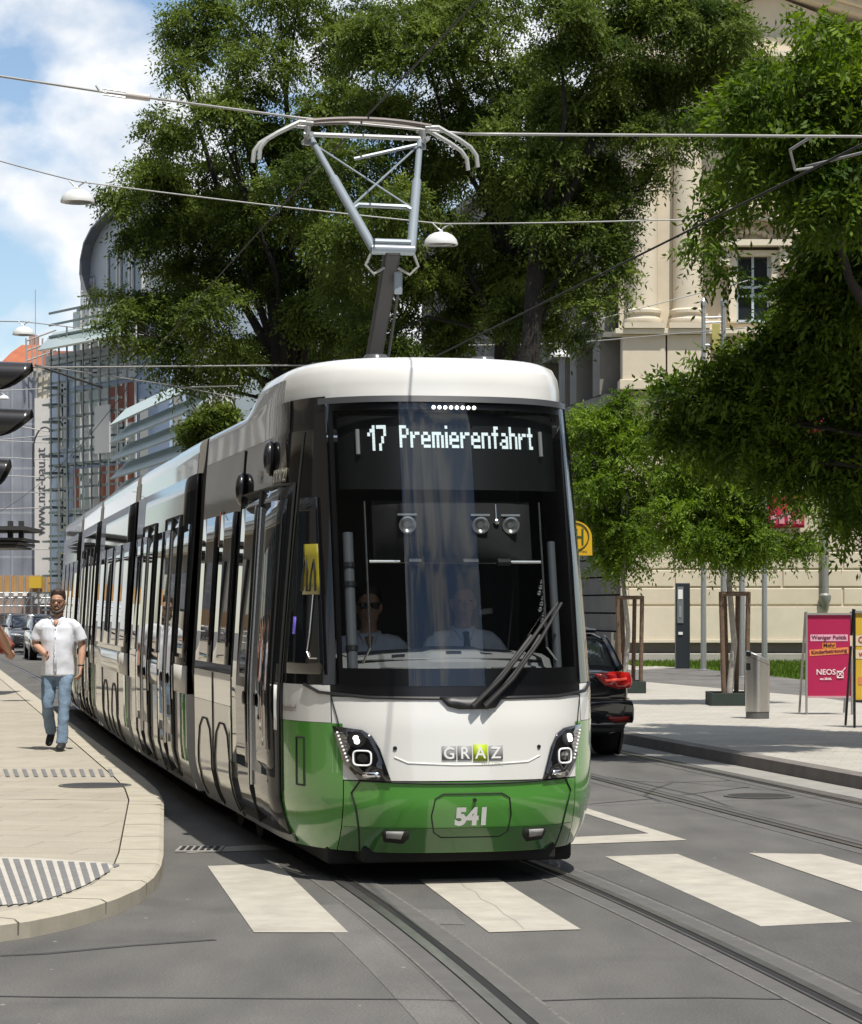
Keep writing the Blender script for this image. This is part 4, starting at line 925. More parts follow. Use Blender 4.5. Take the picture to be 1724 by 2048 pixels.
# ================================================================== cars
CARBLK = M('car_black', (.010, .011, .013), .12, 0, None, None, coat=1.); CARGLASS = M('car_glass', (.010, .012, .014), .02, 0, None, None, coat=.8); TYRE = M('tyre', (.012, .012, .012), .85); RIM = M('alloy_rim', (.45, .45, .46), .3, .9)
TAIL = M('tail_lamp', (.34, .008, .008), .12, 0, (50, .45), None, coat=1.); REFL = M('reflector_red', (.28, .02, .02), .25)
def car(label, loc, rz, paint, wd=1.80, ln=4.6, ht=1.45, rear=False, group=None, lights=False):
    """local frame: nose at -y, tail at +y"""
    t = thing('parked_car' if not rear else 'car', label, 'car', loc, rz, group); w = wd/2; h2 = ln/2
    def ring(y, k, zb, zt, kz=1.):
        pr = [(.0, zb), (.62, zb), (.86, zb+.02), (.965, zb+.12), (1.0, zb+.32), (.995, zt-.22), (.965, zt-.07), (.90, zt-.01), (.45, zt+.012), (0, zt+.02)]
        pts = [(w*k*x, y, z) for x, z in pr]; return pts+[(-x, y, z) for x, y, z in reversed(pts[1:-1])]
    st = [(-h2, .70, .34, .62), (-h2+.05, .80, .26, .70), (-h2+.18, .90, .22, .77), (-h2+.45, .97, .20, .86), (-h2+1.1, 1., .19, .95), (-h2+1.5, 1., .19, .98), (0, 1., .19, .99), (h2-.8, 1., .20, 1.01), (h2-.35, .98, .22, 1.02), (h2-.12, .94, .26, 1.0), (h2-.03, .89, .34, .96), (h2, .82, .44, .88)]
    b = MB(); b.loft([ring(*s) for s in st]); body = b.build('body', paint, t, smooth=True, world=False, sub=1)
    def gh(y, k, zt, zb=.94):
        pts = [(0, zb), (w*.95*k, zb), (w*.90*k, zb+(zt-zb)*.55), (w*.81*k, zb+(zt-zb)*.90), (w*.68*k, zt-.004), (0, zt+.012)]
        return [(x, y, z) for x, z in pts]+[(-x, y, z) for x, z in reversed(pts[1:-1])]
    gs = [(-h2+1.25, .86, .99), (-h2+1.6, .93, ht-.27), (-h2+2.05, .98, ht-.06), (-.1, 1., ht), (h2-1.3, 1., ht), (h2-.85, .97, ht-.04), (h2-.62, .95, ht-.10), (h2-.28, .90, 1.06)]
    b = MB(); b.loft([gh(*s) for s in gs]); cabn = b.build('glasshouse', CARGLASS, t, smooth=True, world=False)
    # roof skin and pillars
    r = MB(); rows = []
    for y, k, zt in gs[2:7]:
        rows.append([(w*.85*k, y, .94+(zt-.94)*.80), (w*.815*k, y, .94+(zt-.94)*.93), (w*.69*k, y, zt+.012), (0, y, zt+.026), (-w*.69*k, y, zt+.012), (-w*.815*k, y, .94+(zt-.94)*.93), (-w*.85*k, y, .94+(zt-.94)*.80)])
    r.loft(rows, False, False); o = r.build('roof', paint, t, smooth='all', world=False); o.modifiers.new('t', 'SOLIDIFY').thickness = .012
    for sd in (-1, 1):
        for (y0, z0, x0), (y1, z1, x1) in (((h2-.27, 1.02, .86), (h2-.74, ht-.09, .79)), ((-h2+1.25, 1.0, .83), (-h2+2.0, ht-.08, .79)), ((.1, .98, .94), (.1, ht-.06, .75))):
            p = MB(); p.limb([(sd*w*x0, y0, z0), (sd*w*(x0*.45+x1*.55), (y0+y1)/2, (z0+z1)/2+.03), (sd*w*x1, y1, z1)], [(.05, .05), (.042, .05), (.04, .05)], 8); p.build('pillar', paint, t, smooth=True, world=False)
        m = MB(); m.limb([(sd*w*.93, -h2+1.62, 1.0), (sd*(w+.10), -h2+1.60, 1.03), (sd*(w+.19), -h2+1.62, 1.03)], [(.03, .05), (.06, .085), (.04, .07)], 10); m.build('wing_mirror', paint, t, smooth=True, world=False)
        for y in (-h2+.92, h2-.88):
            a = MB(); a.lathe([(.20, -.11), (.30, -.11), (.325, -.07), (.325, .07), (.30, .11), (.20, .10)], (sd*(w-.14), y, .325), 28, axis=(sd, 0, 0)); wh = a.build('wheel', TYRE, t, smooth=True, world=False)
            a = MB(); a.lathe([(.21, .06), (.21, .095), (.17, .07), (.05, .085), (.0, .09)], (sd*(w-.14), y, .325), 20, axis=(sd, 0, 0)); a.build('rim', RIM, wh, smooth=True, world=False)
            a = MB(); a.lathe([(.36, -.02), (.36, .012), (.33, .014)], (sd*(w-.012), y, .33), 28, axis=(sd, 0, 0)); a.build('wheel_arch', BLACK, t, smooth=True, world=False)
    if rear:
        def rp(x, z, o=0):      # point on the tail
            u = abs(x)/w; yy = h2+.015-.16*u**4-.10*max(0, (z-.72)/.3)**1.5*.6-.06*max(0, (.45-z)/.25); return (x, yy+o, z)
        def rpoly(name, mat, pts, o=.02, par=None, th=.03):
            bm = bmesh.new(); f = bm.faces.new([bm.verts.new((x, 0, z)) for x, z in pts]); bmesh.ops.triangulate(bm, faces=[f])
            for _ in range(3): bmesh.ops.subdivide_edges(bm, edges=[e for e in bm.edges if e.calc_length() > .07], cuts=1)
            bm.verts.index_update(); q = MB(); q.add([rp(v.co.x, v.co.z, o) for v in bm.verts], [tuple(v.index for v in f.verts) for f in bm.faces]); bm.free()
            ob = q.build(name, mat, par or t, smooth='all', world=False); s = ob.modifiers.new('t', 'SOLIDIFY'); s.thickness = th; s.offset = 0; return ob
        for sd in (-1, 1):
            tl = rpoly('tail_lamp', TAIL, [(sd*a, z) for a, z in [(.40, .96), (.62, .985), (.845, .975), (.875, .90), (.86, .80), (.70, .79), (.52, .83)]], .05)
            rpoly('lamp_strip', M('lamp_strip_red', (.8, .1, .08), .2, emis=((1, .1, .05), .25)), [(sd*a, z) for a, z in [(.52, .90), (.80, .92), (.80, .89), (.54, .875)]], .075, tl, .01)
            rpoly('reflector', REFL, [(sd*a, z) for a, z in [(.56, .475), (.84, .475), (.83, .415), (.60, .415)]], .02)
        rpoly('bumper', paint, [(-.86, .66), (.86, .66), (.89, .56), (.88, .40), (-.88, .40), (-.89, .56)], .03, None, .05)
        rpoly('bumper_insert', M('grey_bumper_insert', (.05, .05, .05), .6), [(-.80, .40), (.80, .40), (.76, .30), (-.76, .30)], .02)
        rpoly('chrome_strip', M('dull_chrome', (.3, .3, .3), .3, .9), [(-.80, .405), (.80, .405), (.80, .385), (-.80, .385)], .045, None, .02)
        rpoly('tailgate_gap', SEAM, [(-.84, .68), (.84, .68), (.84, .668), (-.84, .668)], .03, None, .02)
        rpoly('badge', CHROME, [(.56, .745), (.71, .745), (.71, .715), (.58, .715)], .03, None, .01)
        rpoly('number_plate', NUMW, [(-.26, .80), (.26, .80), (.26, .69), (-.26, .69)], .035, None, .012)
        s = MB(); s.limb([(-.60, h2-.78, ht+.0), (0, h2-.66, ht+.03), (.60, h2-.78, ht+.0)], [(.03, .08), (.03, .1), (.03, .08)], 10); s.build('roof_spoiler', paint, t, smooth=True, world=False)
        for sd in (-1, 1):
            s = MB(); s.tube([(sd*w*.66, -.8, ht+.03), (sd*w*.68, 0, ht+.055), (sd*w*.66, h2-1.0, ht+.02)], .016, 8); s.build('roof_rail', M('grey_roof_rail', (.35, .35, .34), .35, .7), t, smooth=True, world=False)
    else:
        for sd in (-1, 1):
            q = MB(); q.limb([(sd*.42, -h2+.035, .66), (sd*.60, -h2+.06, .675), (sd*.78, -h2+.22, .70)], [(.05, .055), (.06, .06), (.04, .05)], 10); hl = q.build('headlight', M('headlight_glass', (.5, .5, .5), .1, .3, None, None, coat=1), t, smooth=True, world=False)
            for xx in (.48, .64):
                q = MB(); q.ball((sd*xx, -h2-.005+(xx-.48)*.3, .672), (.045, .03, .045), 10, 8); q.build('lamp', LAMP if lights else CHROME, hl, smooth=True, world=False)
            q = MB(); q.limb([(sd*.12, -h2-.02, .62), (sd*.20, -h2-.015, .62), (sd*.30, -h2+.0, .62)], [(.02, .08), (.02, .085), (.02, .06)], 10); q.build('grille', BLACK, t, smooth=True, world=False)
        q = MB(); q.box((-.26, -h2-.04, .42), (.26, -h2-.01, .53)); q.build('number_plate', NUMW, t, world=False)
        q = MB(); q.limb([(-.72, -h2+.06, .36), (0, -h2-.01, .34), (.72, -h2+.06, .36)], [(.06, .05)]*3, 8); q.build('air_intake', BLACK, t, smooth=True, world=False)
    return t
yaw2 = .19
cp = G(1212, 1518); cx = cp.x+.0
dirv = Vector((-math.sin(yaw2), math.cos(yaw2)))
ctr = Vector((1.45, 29.6))+dirv*2.25
# the tail faces the camera: turn the car so that +y local points towards us
car('black estate car seen from behind, driving away to the right of the tram', (ctr.x, ctr.y, 0), PI+yaw2, CARBLK, rear=True)
for lab, px, py, k, col, li in (('dark car with lit headlights, foremost of the queue at the far left', 88, 1321, .0, (.012, .012, .014), True), ('dark car waiting behind the foremost car at the far left', 40, 1306, .0, (.03, .03, .034), False), ('dark car at the left rim, last of the distant queue', 2, 1297, .0, (.02, .02, .025), False)):
    q = G(px, py); car(lab, (q.x, q.y+2.2, 0), .21, M('car_paint_'+str(px), col, .15, 0, None, None, coat=1), lights=li)
# ================================================================== trees
def leafmat(name, c0, c1, trans=.35):
    m = bpy.data.materials.new(name); m.use_nodes = True; t = m.node_tree; b = t.nodes['Principled BSDF']; o = t.nodes['Material Output']; lk = t.links.new
    at = t.nodes.new('ShaderNodeAttribute'); at.attribute_name = 'tint'
    mx_ = t.nodes.new('ShaderNodeMixRGB'); mx_.inputs['Color1'].default_value = (*c0, 1); mx_.inputs['Color2'].default_value = (*c1, 1); lk(at.outputs['Fac'], mx_.inputs['Fac'])
    lk(mx_.outputs['Color'], b.inputs['Base Color']); b.inputs['Roughness'].default_value = .6; b.inputs['Specular IOR Level'].default_value = .2
    tl = t.nodes.new('ShaderNodeBsdfTranslucent'); hs = t.nodes.new('ShaderNodeHueSaturation'); hs.inputs['Value'].default_value = 1.5; hs.inputs['Saturation'].default_value = 1.1
    lk(mx_.outputs['Color'], hs.inputs['Color']); lk(hs.outputs['Color'], tl.inputs['Color'])
    ms = t.nodes.new('ShaderNodeMixShader'); ms.inputs[0].default_value = trans; lk(b.outputs[0], ms.inputs[1]); lk(tl.outputs[0], ms.inputs[2]); lk(ms.outputs[0], o.inputs['Surface'])
    return m
BARK = M('shaded_dark_bark', (.018, .015, .012), .9, 0, (9, .4), (14, .8, .03)); BARKP = M('pale_bark', (.40, .38, .34), .85, 0, (16, .3))  # crown shade is put into the dark bark's colour
def sprigs(rng, P, D, Lm, leaflets, lw, droop=.35):
    """pinnate sprigs: P base points, D directions, Lm lengths -> quads (n*leaflets*2,4,3)"""
    n = len(P); D = D/np.linalg.norm(D, axis=1, keepdims=True)
    R = rng.normal(size=(n, 3)); S = np.cross(D, R); S /= np.linalg.norm(S, axis=1, keepdims=True)
    out = []
    for j in range(leaflets):
        t = (j+.6)/leaflets
        base = P+D*(Lm*t)[:, None]; base[:, 2] -= droop*Lm*t*t
        sz = Lm*lw*(1-.35*abs(t-.45))
        for sg in ((-1, 1) if j < leaflets-1 else (0,)):
            ax = S*sg+D*(.55 if sg else 1.)+rng.normal(size=(n, 3))*.22; ax /= np.linalg.norm(ax, axis=1, keepdims=True); ax[:, 2] -= .18
            nr = rng.normal(size=(n, 3))*.5+np.array([0, 0, 1.]); wd = np.cross(ax, nr); wd /= np.linalg.norm(wd, axis=1, keepdims=True)
            ln = sz[:, None]; w = ln*.21
            out.append(np.stack([base, base+ax*ln*.45+wd*w, base+ax*ln, base+ax*ln*.45-wd*w], axis=1))
    return np.concatenate(out, axis=0), len(out)
def crown_mesh(name, quads, tint, mat, parent):
    nq = len(quads); me = bpy.data.meshes.new(name); V = quads.reshape(-1, 3)-np.array(worg(parent))
    me.vertices.add(nq*4); me.vertices.foreach_set('co', V.astype(np.float32).ravel())
    me.loops.add(nq*4); me.loops.foreach_set('vertex_index', np.arange(nq*4, dtype=np.int32))
    me.polygons.add(nq); me.polygons.foreach_set('loop_start', np.arange(0, nq*4, 4, dtype=np.int32)); me.polygons.foreach_set('loop_total', np.full(nq, 4, dtype=np.int32))
    me.update(calc_edges=True); a = me.attributes.new('tint', 'FLOAT', 'FACE'); a.data.foreach_set('value', tint.astype(np.float32))
    me.materials.append(mat); o = bpy.data.objects.new(name, me); COL.objects.link(o); o.parent = parent; ORG[o.name] = worg(parent); return o
def tree(name, label, base, clumps, n, sprig_len, leaflets, mat, trunk_r, fork_z, lw=.34, bark=BARK, seed=1, depth=1.0, trunk_top=None, group=None, shell=.45, limbs=True, lp_=.6):
    """clumps: (x, y, z, r) in world metres; n sprigs shared out by clump surface"""
    rng = np.random.default_rng(seed); t = thing(name, label, 'tree', base, 0, group)
    C = np.array(clumps, float); wgt = C[:, 3]**2; cnt = (n*wgt/wgt.sum()).astype(int); Ps, Ds, Ls, Ts = [], [], [], []
    for (x, y, z, r), k in zip(C, cnt):
        # every clump is itself a bunch of smaller tufts, with gaps between them
        nt_ = max(5, int(7*r)); u = rng.normal(size=(nt_, 3)); u /= np.linalg.norm(u, axis=1, keepdims=True)
        tc_ = u*(r*rng.uniform(.25, .85, size=(nt_, 1)))*np.array([1, depth, .85]); tr = r*rng.uniform(.24, .50, size=nt_)
        idx = rng.integers(0, nt_, size=k); v = rng.normal(size=(k, 3)); v /= np.linalg.norm(v, axis=1, keepdims=True)
        rad = tr[idx]*(shell+(1-shell)*rng.uniform(size=k)**.5)
        v[:, 2] = np.abs(v[:, 2])*np.where(rng.uniform(size=k) < .78, 1, -1); p = tc_[idx]+v*rad[:, None]*np.array([1, 1, .5])
        Ps.append(p+np.array([x, y, z])); d = v*.8+u[idx]*.5+rng.normal(size=(k, 3))*.35; d[:, 2] -= .25; Ds.append(d)
        Ls.append(sprig_len*rng.uniform(.65, 1.3, size=k)); tt = np.clip(rng.normal(.45, .22, size=nt_)[idx]+rng.normal(0, .16, size=k), 0, 1); Ts.append(tt)
    P = np.concatenate(Ps); D = np.concatenate(Ds); Lm = np.concatenate(Ls); T = np.concatenate(Ts)
    q, m_ = sprigs(rng, P, D, Lm, leaflets, lw); crown_mesh('crown', q, np.tile(T, m_), mat, t)
    b = Vector(base); fz = fork_z; top = Vector(trunk_top) if trunk_top else Vector((C[:, 0].mean()*.5+b.x*.5, C[:, 1].mean()*.5+b.y*.5, fz))
    tk = MB(); ext = Vector((C[:, 0].mean(), C[:, 1].mean(), C[:, 2].max()*.9)); tk.tube([b-Vector((0, 0, .1)), b+Vector((0, 0, .25)), b.lerp(top, .35)+Vector((.06, .0, 0)), b.lerp(top, .7)-Vector((.05, 0, 0)), top, top.lerp(ext, .4)+Vector((.1, 0, 0))*min(1, trunk_r*4), ext], [trunk_r*1.5, trunk_r*1.1, trunk_r, trunk_r*.92, trunk_r*.8, trunk_r*.5, trunk_r*.15], 14)
    if limbs:
        for (x, y, z, r) in C:
            if rng.uniform() > lp_: continue
            c = Vector((x, y, z-r*.1)); a = b.lerp(top, rng.uniform(.75, 1.0)); mid = a.lerp(c, .5)+Vector((rng.uniform(-.6, .6), rng.uniform(-.4, .4), rng.uniform(-.1, .8)))*min(1.2, .25*(c-a).length)
            d = (c-a).length; r0 = min(trunk_r*.5, .02+.011*d); tk.tube([a, a.lerp(mid, .5)+Vector((0, 0, .1*min(1, r))), mid, mid.lerp(c, .6), c], [r0, r0*.85, r0*.65, r0*.45, r0*.2], 7)
            for _ in range(4):
                e = c+Vector(np.clip(rng.normal(size=3), -1, 1)*r*.38); tk.tube([mid.lerp(c, rng.uniform(.2, .9)), e], [r0*.35, r0*.1], 5)
    tk.build('trunk', bark, t, smooth='all', fix=False)
    return t
def px_clumps(lst, Y, rng, spread=1.0, twin=True, layer=None):
    out = []; Y0 = Y
    for px, py, rp_ in lst:
        if layer: Y = Y0+(layer[0] if py < 480 else layer[1] if py > 600 else 0)
        r = rp_*Y/F; ds = [rng.uniform(-1, -.2)*r*spread, rng.uniform(.2, 1)*r*spread] if twin else [rng.uniform(-1, 1)*r*spread]
        for d in ds:
            w_ = W(px, py, Y+d); out.append((w_.x, w_.y, w_.z, r*(Y+d)/Y))
    return out
GREEN_BIG = leafmat('locust_leaf', (.040, .068, .013), (.165, .215, .042), .36); GREEN_NEAR = leafmat('maple_leaf', (.036, .072, .010), (.17, .25, .028), .36); GREEN_YOUNG = leafmat('young_leaf', (.06, .11, .012), (.19, .28, .035), .4)
rg = np.random.default_rng(5)
A_ = [(385, 70, 75), (450, 20, 70), (480, 90, 45), (360, 130, 40), (540, 120, 70), (560, 20, 90), (500, 190, 60), (440, 250, 75), (345, 255, 60), (330, 320, 60), (330, 410, 90), (245, 398, 50), (295, 470, 58), (300, 480, 70), (420, 380, 95), (420, 470, 100), (520, 300, 95), (520, 440, 110), (255, 600, 50), (262, 650, 48), (330, 600, 85), (340, 690, 60), (420, 570, 100), (440, 660, 90), (350, 745, 40), (390, 760, 40), (480, 740, 55), (540, 560, 100), (560, 680, 90), (640, 200, 80), (680, 90, 60), (620, 400, 100), (640, 560, 100), (660, 680, 90), (600, 310, 80), (700, 40, 80), (600, 480, 75), (620, 620, 75), (700, 640, 70), (580, 760, 50)]
B_ = [(760, 60, 95), (850, 20, 90), (860, 130, 90), (960, 60, 100), (740, 180, 90), (800, 260, 90), (920, 220, 95), (700, 330, 70), (760, 420, 90), (860, 380, 90), (980, 330, 95), (1040, 150, 95), (1060, 260, 90), (1040, 430, 95), (940, 480, 90), (740, 560, 95), (840, 560, 90), (760, 670, 85), (860, 680, 75), (1000, 580, 85), (960, 650, 80), (1090, 520, 75), (1120, 400, 80), (1150, 560, 55), (690, 480, 80), (740, 480, 75), (900, 300, 70), (1040, 560, 70), (920, 560, 75)]
C_ = [(1120, 50, 90), (1200, 120, 85), (1240, 30, 80), (1330, 40, 80), (1420, 70, 80), (1450, 140, 60), (1380, 150, 80), (1290, 170, 80), (1140, 220, 75), (1230, 260, 70), (1310, 270, 55), (1390, 230, 55), (1180, 350, 75), (1245, 420, 42), (1320, 350, 45), (1200, 480, 55), (1235, 500, 35), (1225, 570, 35), (1190, 610, 35), (1480, 90, 50), (1080, 450, 70), (1110, 560, 60), (1060, 640, 60), (1180, 430, 60), (1090, 330, 70), (1130, 660, 40)]
def gy(px, Y): return (px-CXP)*Y/F
tree('street_tree', 'tall dark green street tree whose crown reaches furthest left over the tram', (gy(650, 60)+.1, 60, .12), px_clumps(A_, 60, rg, 2.2, False), 20000, .50, 6, GREEN_BIG, .28, 7.2, seed=2, lw=.23)
tree('street_tree', 'tall dark street tree rising behind the pantograph', (gy(1010, 54), 54, .12), px_clumps(B_, 54, rg, 2.2, False), 18000, .46, 6, GREEN_BIG, .30, 8.0, seed=3, lw=.23, trunk_top=W(1020, 520, 54))
tree('street_tree', 'tall street tree in front of the column facade, right of the pantograph', (gy(1030, 51), 51, .12), px_clumps(C_, 51, rg, 1.5, False), 13000, .44, 6, GREEN_BIG, .22, 7.5, seed=4, lw=.23, trunk_top=W(1075, 500, 51))
D_ = [(1690, 120, 75), (1640, 70, 40), (1600, 180, 75), (1530, 210, 60), (1710, 240, 95), (1590, 300, 90), (1480, 290, 40), (1440, 230, 22), (1690, 370, 100), (1470, 370, 38), (1430, 440, 28), (1640, 400, 45), (1410, 500, 22), (1435, 560, 20), (1670, 520, 60), (1710, 560, 90), (1600, 660, 50), (1500, 720, 35), (1640, 660, 90), (1570, 740, 70), (1440, 750, 45), (1350, 790, 40), (1470, 810, 65), (1330, 850, 38), (1400, 870, 52), (1500, 880, 70), (1560, 850, 50), (1705, 770, 65), (1720, 870, 70), (1690, 960, 50), (1650, 930, 45), (1715, 1050, 45), (1560, 920, 45), (1800, 300, 120), (1820, 520, 140), (1850, 740, 130), (1600, 590, 50), (1690, 600, 70), (1570, 690, 50), (1660, 740, 70), (1600, 330, 70), (1950, 450, 130), (1950, 650, 130), (1850, 150, 100), (1860, 920, 90)]
YD = 29.8
tree('street_tree', 'leafy broadleaf tree overhanging the right edge of the street, nearest of all the trees', (gy(1890, YD), YD+.4, .12), px_clumps(D_, YD, rg, .9, True, (-1.2, .8))+px_clumps([d for d in D_ if d[1] < 440], YD-3.0, rg, 1, False)+px_clumps([d for d in D_ if d[1] > 300 and d[0] < 1760], YD+2.4, rg, 1, False), 17500, .36, 7, GREEN_NEAR, .17, 3.4, seed=6, lw=.27, lp_=.16, trunk_top=(gy(1885, YD), YD+.2, 4.2))
E_ = [(1190, 850, 45), (1240, 825, 45), (1170, 910, 40), (1230, 900, 60), (1290, 880, 45), (1190, 980, 50), (1255, 980, 60), (1180, 1050, 40), (1225, 1060, 55), (1280, 1060, 55), (1250, 1110, 40), (1210, 1105, 30), (1310, 980, 40)]
F_ = [(1360, 960, 55), (1430, 950, 60), (1500, 960, 60), (1560, 930, 55), (1340, 1030, 45), (1400, 1040, 60), (1470, 1040, 65), (1525, 1085, 38), (1612, 1008, 24), (1440, 1090, 45), (1390, 1095, 35), (1500, 1095, 50), (1575, 1100, 26), (1600, 1090, 25), (1350, 1085, 30), (1470, 880, 50), (1560, 860, 40)]
tree('young_tree', 'young light green staked tree just right of the tram, the leftmost of the two', (gy(1250, 49), 49, .12), px_clumps(E_, 49, rg, 1, True), 4600, .34, 7, GREEN_YOUNG, .045, 3.2, seed=8, lw=.24, bark=BARKP, trunk_top=W(1250, 1040, 49))
tree('young_tree', 'young light green staked tree in the planter box behind the steel bin', (gy(1459, 42.8), 42.8, .12), px_clumps(F_, 42.8, rg, 1, True), 5600, .32, 7, GREEN_YOUNG, .05, 2.9, seed=9, lw=.24, bark=BARKP, trunk_top=W(1466, 1060, 42.8))
tree('young_tree', 'small dark green tree showing above the tram roof before the teal louvres', (gy(418, 66), 66, 0), px_clumps([(420, 850, 32), (395, 865, 24), (440, 830, 22)], 66, rg), 1500, .42, 4, GREEN_BIG, .06, 4.5, seed=10)

# stakes and planter boxes of the young trees
STAKE = M('stake_wood', (.13, .085, .055), .85, 0, (14, .35)); PLB = M('planter_green', (.022, .034, .028), .6, 0, (6, .2))
def stakes(Y, xs, pyt, pyb, lab):
    c = W(sum(xs)/len(xs), pyb, Y); t = thing('tree_stakes', lab, 'tree stakes', (c.x, Y, .12)); zt = W(0, pyt, Y).z
    pos = [(gy(xs[0], Y), Y-.38), (gy(xs[-1], Y), Y-.38), (gy(xs[0], Y)+.14, Y+.38), (gy(xs[-1], Y)-.08, Y+.38)]
    for x, y in pos:
        m = MB(); m.tube([(x+(.05 if x < c.x else -.03), y, .12), (x, y, zt)], .040, 10); m.build('stake', STAKE, t, smooth=True)
    for (a, b) in ((pos[0], pos[1]), (pos[2], pos[3]), (pos[0], pos[2]), (pos[1], pos[3])):
        m = MB(); m.tube([(a[0], a[1], zt-.03), (b[0], b[1], zt-.03)], .035, 8); m.build('crossbar', STAKE, t, smooth=True)
stakes(42.8, (1437, 1491), 1184, 1410, 'four wooden stakes with crossbars round the young tree in the planter by the steel bin')
stakes(49, (1232, 1281), 1192, 1385, 'four wooden stakes with crossbars round the young tree next to the black car')
def planter(Y, xa, xb, pyt, lab):
    x0, x1 = gy(xa, Y), gy(xb, Y); zt = W(0, pyt, Y-.5).z; c = Vector(((x0+x1)/2, Y, .12)); t = thing('planter_box', lab, 'planter', c)
    for a, b in (((x0, Y-.5, .119), (x1, Y-.46, zt)), ((x0, Y+.46, .119), (x1, Y+.5, zt)), ((x0, Y-.46, .119), (x0+.04, Y+.46, zt)), ((x1-.04, Y-.46, .119), (x1, Y+.46, zt))):
        m = MB(); m.box(a, b); m.build('side_panel', PLB, t, bevel=.006)
    m = MB(); m.box((x0+.041, Y-.459, .121), (x1-.041, Y+.459, zt-.05)); m.build('soil', M('soil', (.05, .035, .025), .95, 0, (20, .4)), t)
planter(42.8, 1417, 1512, 1386, 'dark green planter box under the young tree by the steel bin'); planter(49, 1222, 1288, 1363, 'dark green planter box under the young tree next to the black car')

# grass on the lawn in front of the classical building
rgr = np.random.default_rng(3); a, b_ = Vector(lawn[0]), Vector(lawn[3])
n = 26000; X = rgr.uniform(5.5, 15, n); Yg = rgr.uniform(57, 74.5, n)
def lawn_front(x): # front border
    P = [(p.x, p.y) for p in lawn[:5]]; P.sort(); return np.interp(x, [p[0] for p in P], [p[1] for p in P])
k = Yg > lawn_front(X)+.05; X, Yg = X[k], Yg[k]; n = len(X)
ang = rgr.uniform(0, 2*PI, n); hh = rgr.uniform(.05, .14, n); w_ = .022
B0 = np.stack([X-np.cos(ang)*w_, Yg-np.sin(ang)*w_, np.full(n, .125)], 1); B1 = np.stack([X+np.cos(ang)*w_, Yg+np.sin(ang)*w_, np.full(n, .125)], 1)
T0 = np.stack([X+rgr.normal(0, .03, n), Yg+rgr.normal(0, .03, n), .125+hh], 1)
q = np.stack([B0, B1, T0+np.array([.006, 0, 0]), T0], 1); hold = thing('grass_holder', None, None)
go = crown_mesh('grass', q, np.clip(rgr.normal(.5, .25, n), 0, 1), leafmat('grass_blade', (.05, .10, .012), (.14, .22, .03), .3), hold); go.parent = None; bpy.data.objects.remove(hold)
tag(go, 'short green grass strip at the foot of the classical building', 'grass', kind='stuff')
# ================================================================== buildings
STONE = M('cream_stone', (.60, .53, .41), .85, 0, (.9, .10, 9), (25, .25, .01)); STONE_D = M('grey_stone', (.36, .345, .31), .85, 0, (1.1, .14, 9), (25, .25, .01)); STONE_L = M('pale_stone', (.64, .575, .455), .85, 0, (1.4, .10, 9))
WINDARK = M('window_glass_dark', (.02, .024, .028), .03, 0, None, None, coat=.6); FRAMEW = M('window_frame_white', (.55, .56, .55), .5); FRAMEG = M('window_frame_grey', (.26, .27, .27), .5)
class Fac:
    """facade frame: u along the wall, d out of it"""
    def __init__(s, A, B, name=None):
        s.o = Vector((A[0], A[1], 0)); e = Vector((B[0]-A[0], B[1]-A[1], 0)); s.len = e.length; s.u = e.normalized(); s.n = Vector((s.u.y, -s.u.x, 0))
    def p(s, u, z, d=0): return s.o+s.u*u+s.n*d+Vector((0, 0, z))
    def box(s, mb, u0, u1, z0, z1, d0, d1): return mb.obox(s.o, s.u, s.n, Vector((0, 0, 1)), (u0, d0, z0), (u1, d1, z1))
YB = 75.0
def bX(px): return (px-CXP)*YB/F
def bZ(py): return H+(HYP-py)*YB/F
cb = thing('classical_building', 'cream stone classical building with columns, pediment and rusticated ground floor', 'building', (11, 80, 0))
f1 = Fac((bX(1262), YB), (20.0, YB)); f1.n = Vector((0, -1, 0))
U = lambda px: bX(px)-bX(1262)
w = MB(); f1.box(w, 0, f1.len, 0, bZ(185), -14, -.30); f1.box(w, -.27, f1.len, bZ(1213)+.002, 7.49, -.29, .055); w.build('wall', STONE, cb)
# ground floor: plinth, recess, smooth base, rusticated courses of separate blocks
m = MB(); f1.box(m, -.35, f1.len, 0, .40, -.3, .32); m.build('plinth', STONE_D, cb, bevel=.02)
m = MB(); f1.box(m, -.2, f1.len, .42, .68, -.3, -.05); m.build('plinth_recess', M('recess_shade_stone', (.16, .15, .14), .9), cb)  # shade of the recess painted in as darker stone
m = MB(); f1.box(m, -.3, f1.len, .70, .80, -.3, .18); f1.box(m, -.25, f1.len, .802, bZ(1213), -.3, .13); m.build('base_course', STONE_L, cb, bevel=.015)
rs = MB(); z = bZ(1211); k = 0
while z < 7.4:
    z1 = z+.52; off = -.3+(1.55 if k % 2 else .2); u = off-3.1
    while u < f1.len:
        a, b = max(u+.025, -.3+.0*k), min(u+3.1-.025, f1.len)
        if b-a > .1: f1.box(rs, a, b, z+.022, z1-.02, -.28, .10)
        u += 3.1
    z = z1; k += 1
rs.build('rusticated_blocks', STONE, cb, bevel=.025)
m = MB(); f1.box(m, -.4, f1.len, 7.5, 7.72, -.3, .35); f1.box(m, -.32, f1.len, 7.72, 7.95, -.3, .2); m.build('string_course', STONE_L, cb, bevel=.02)
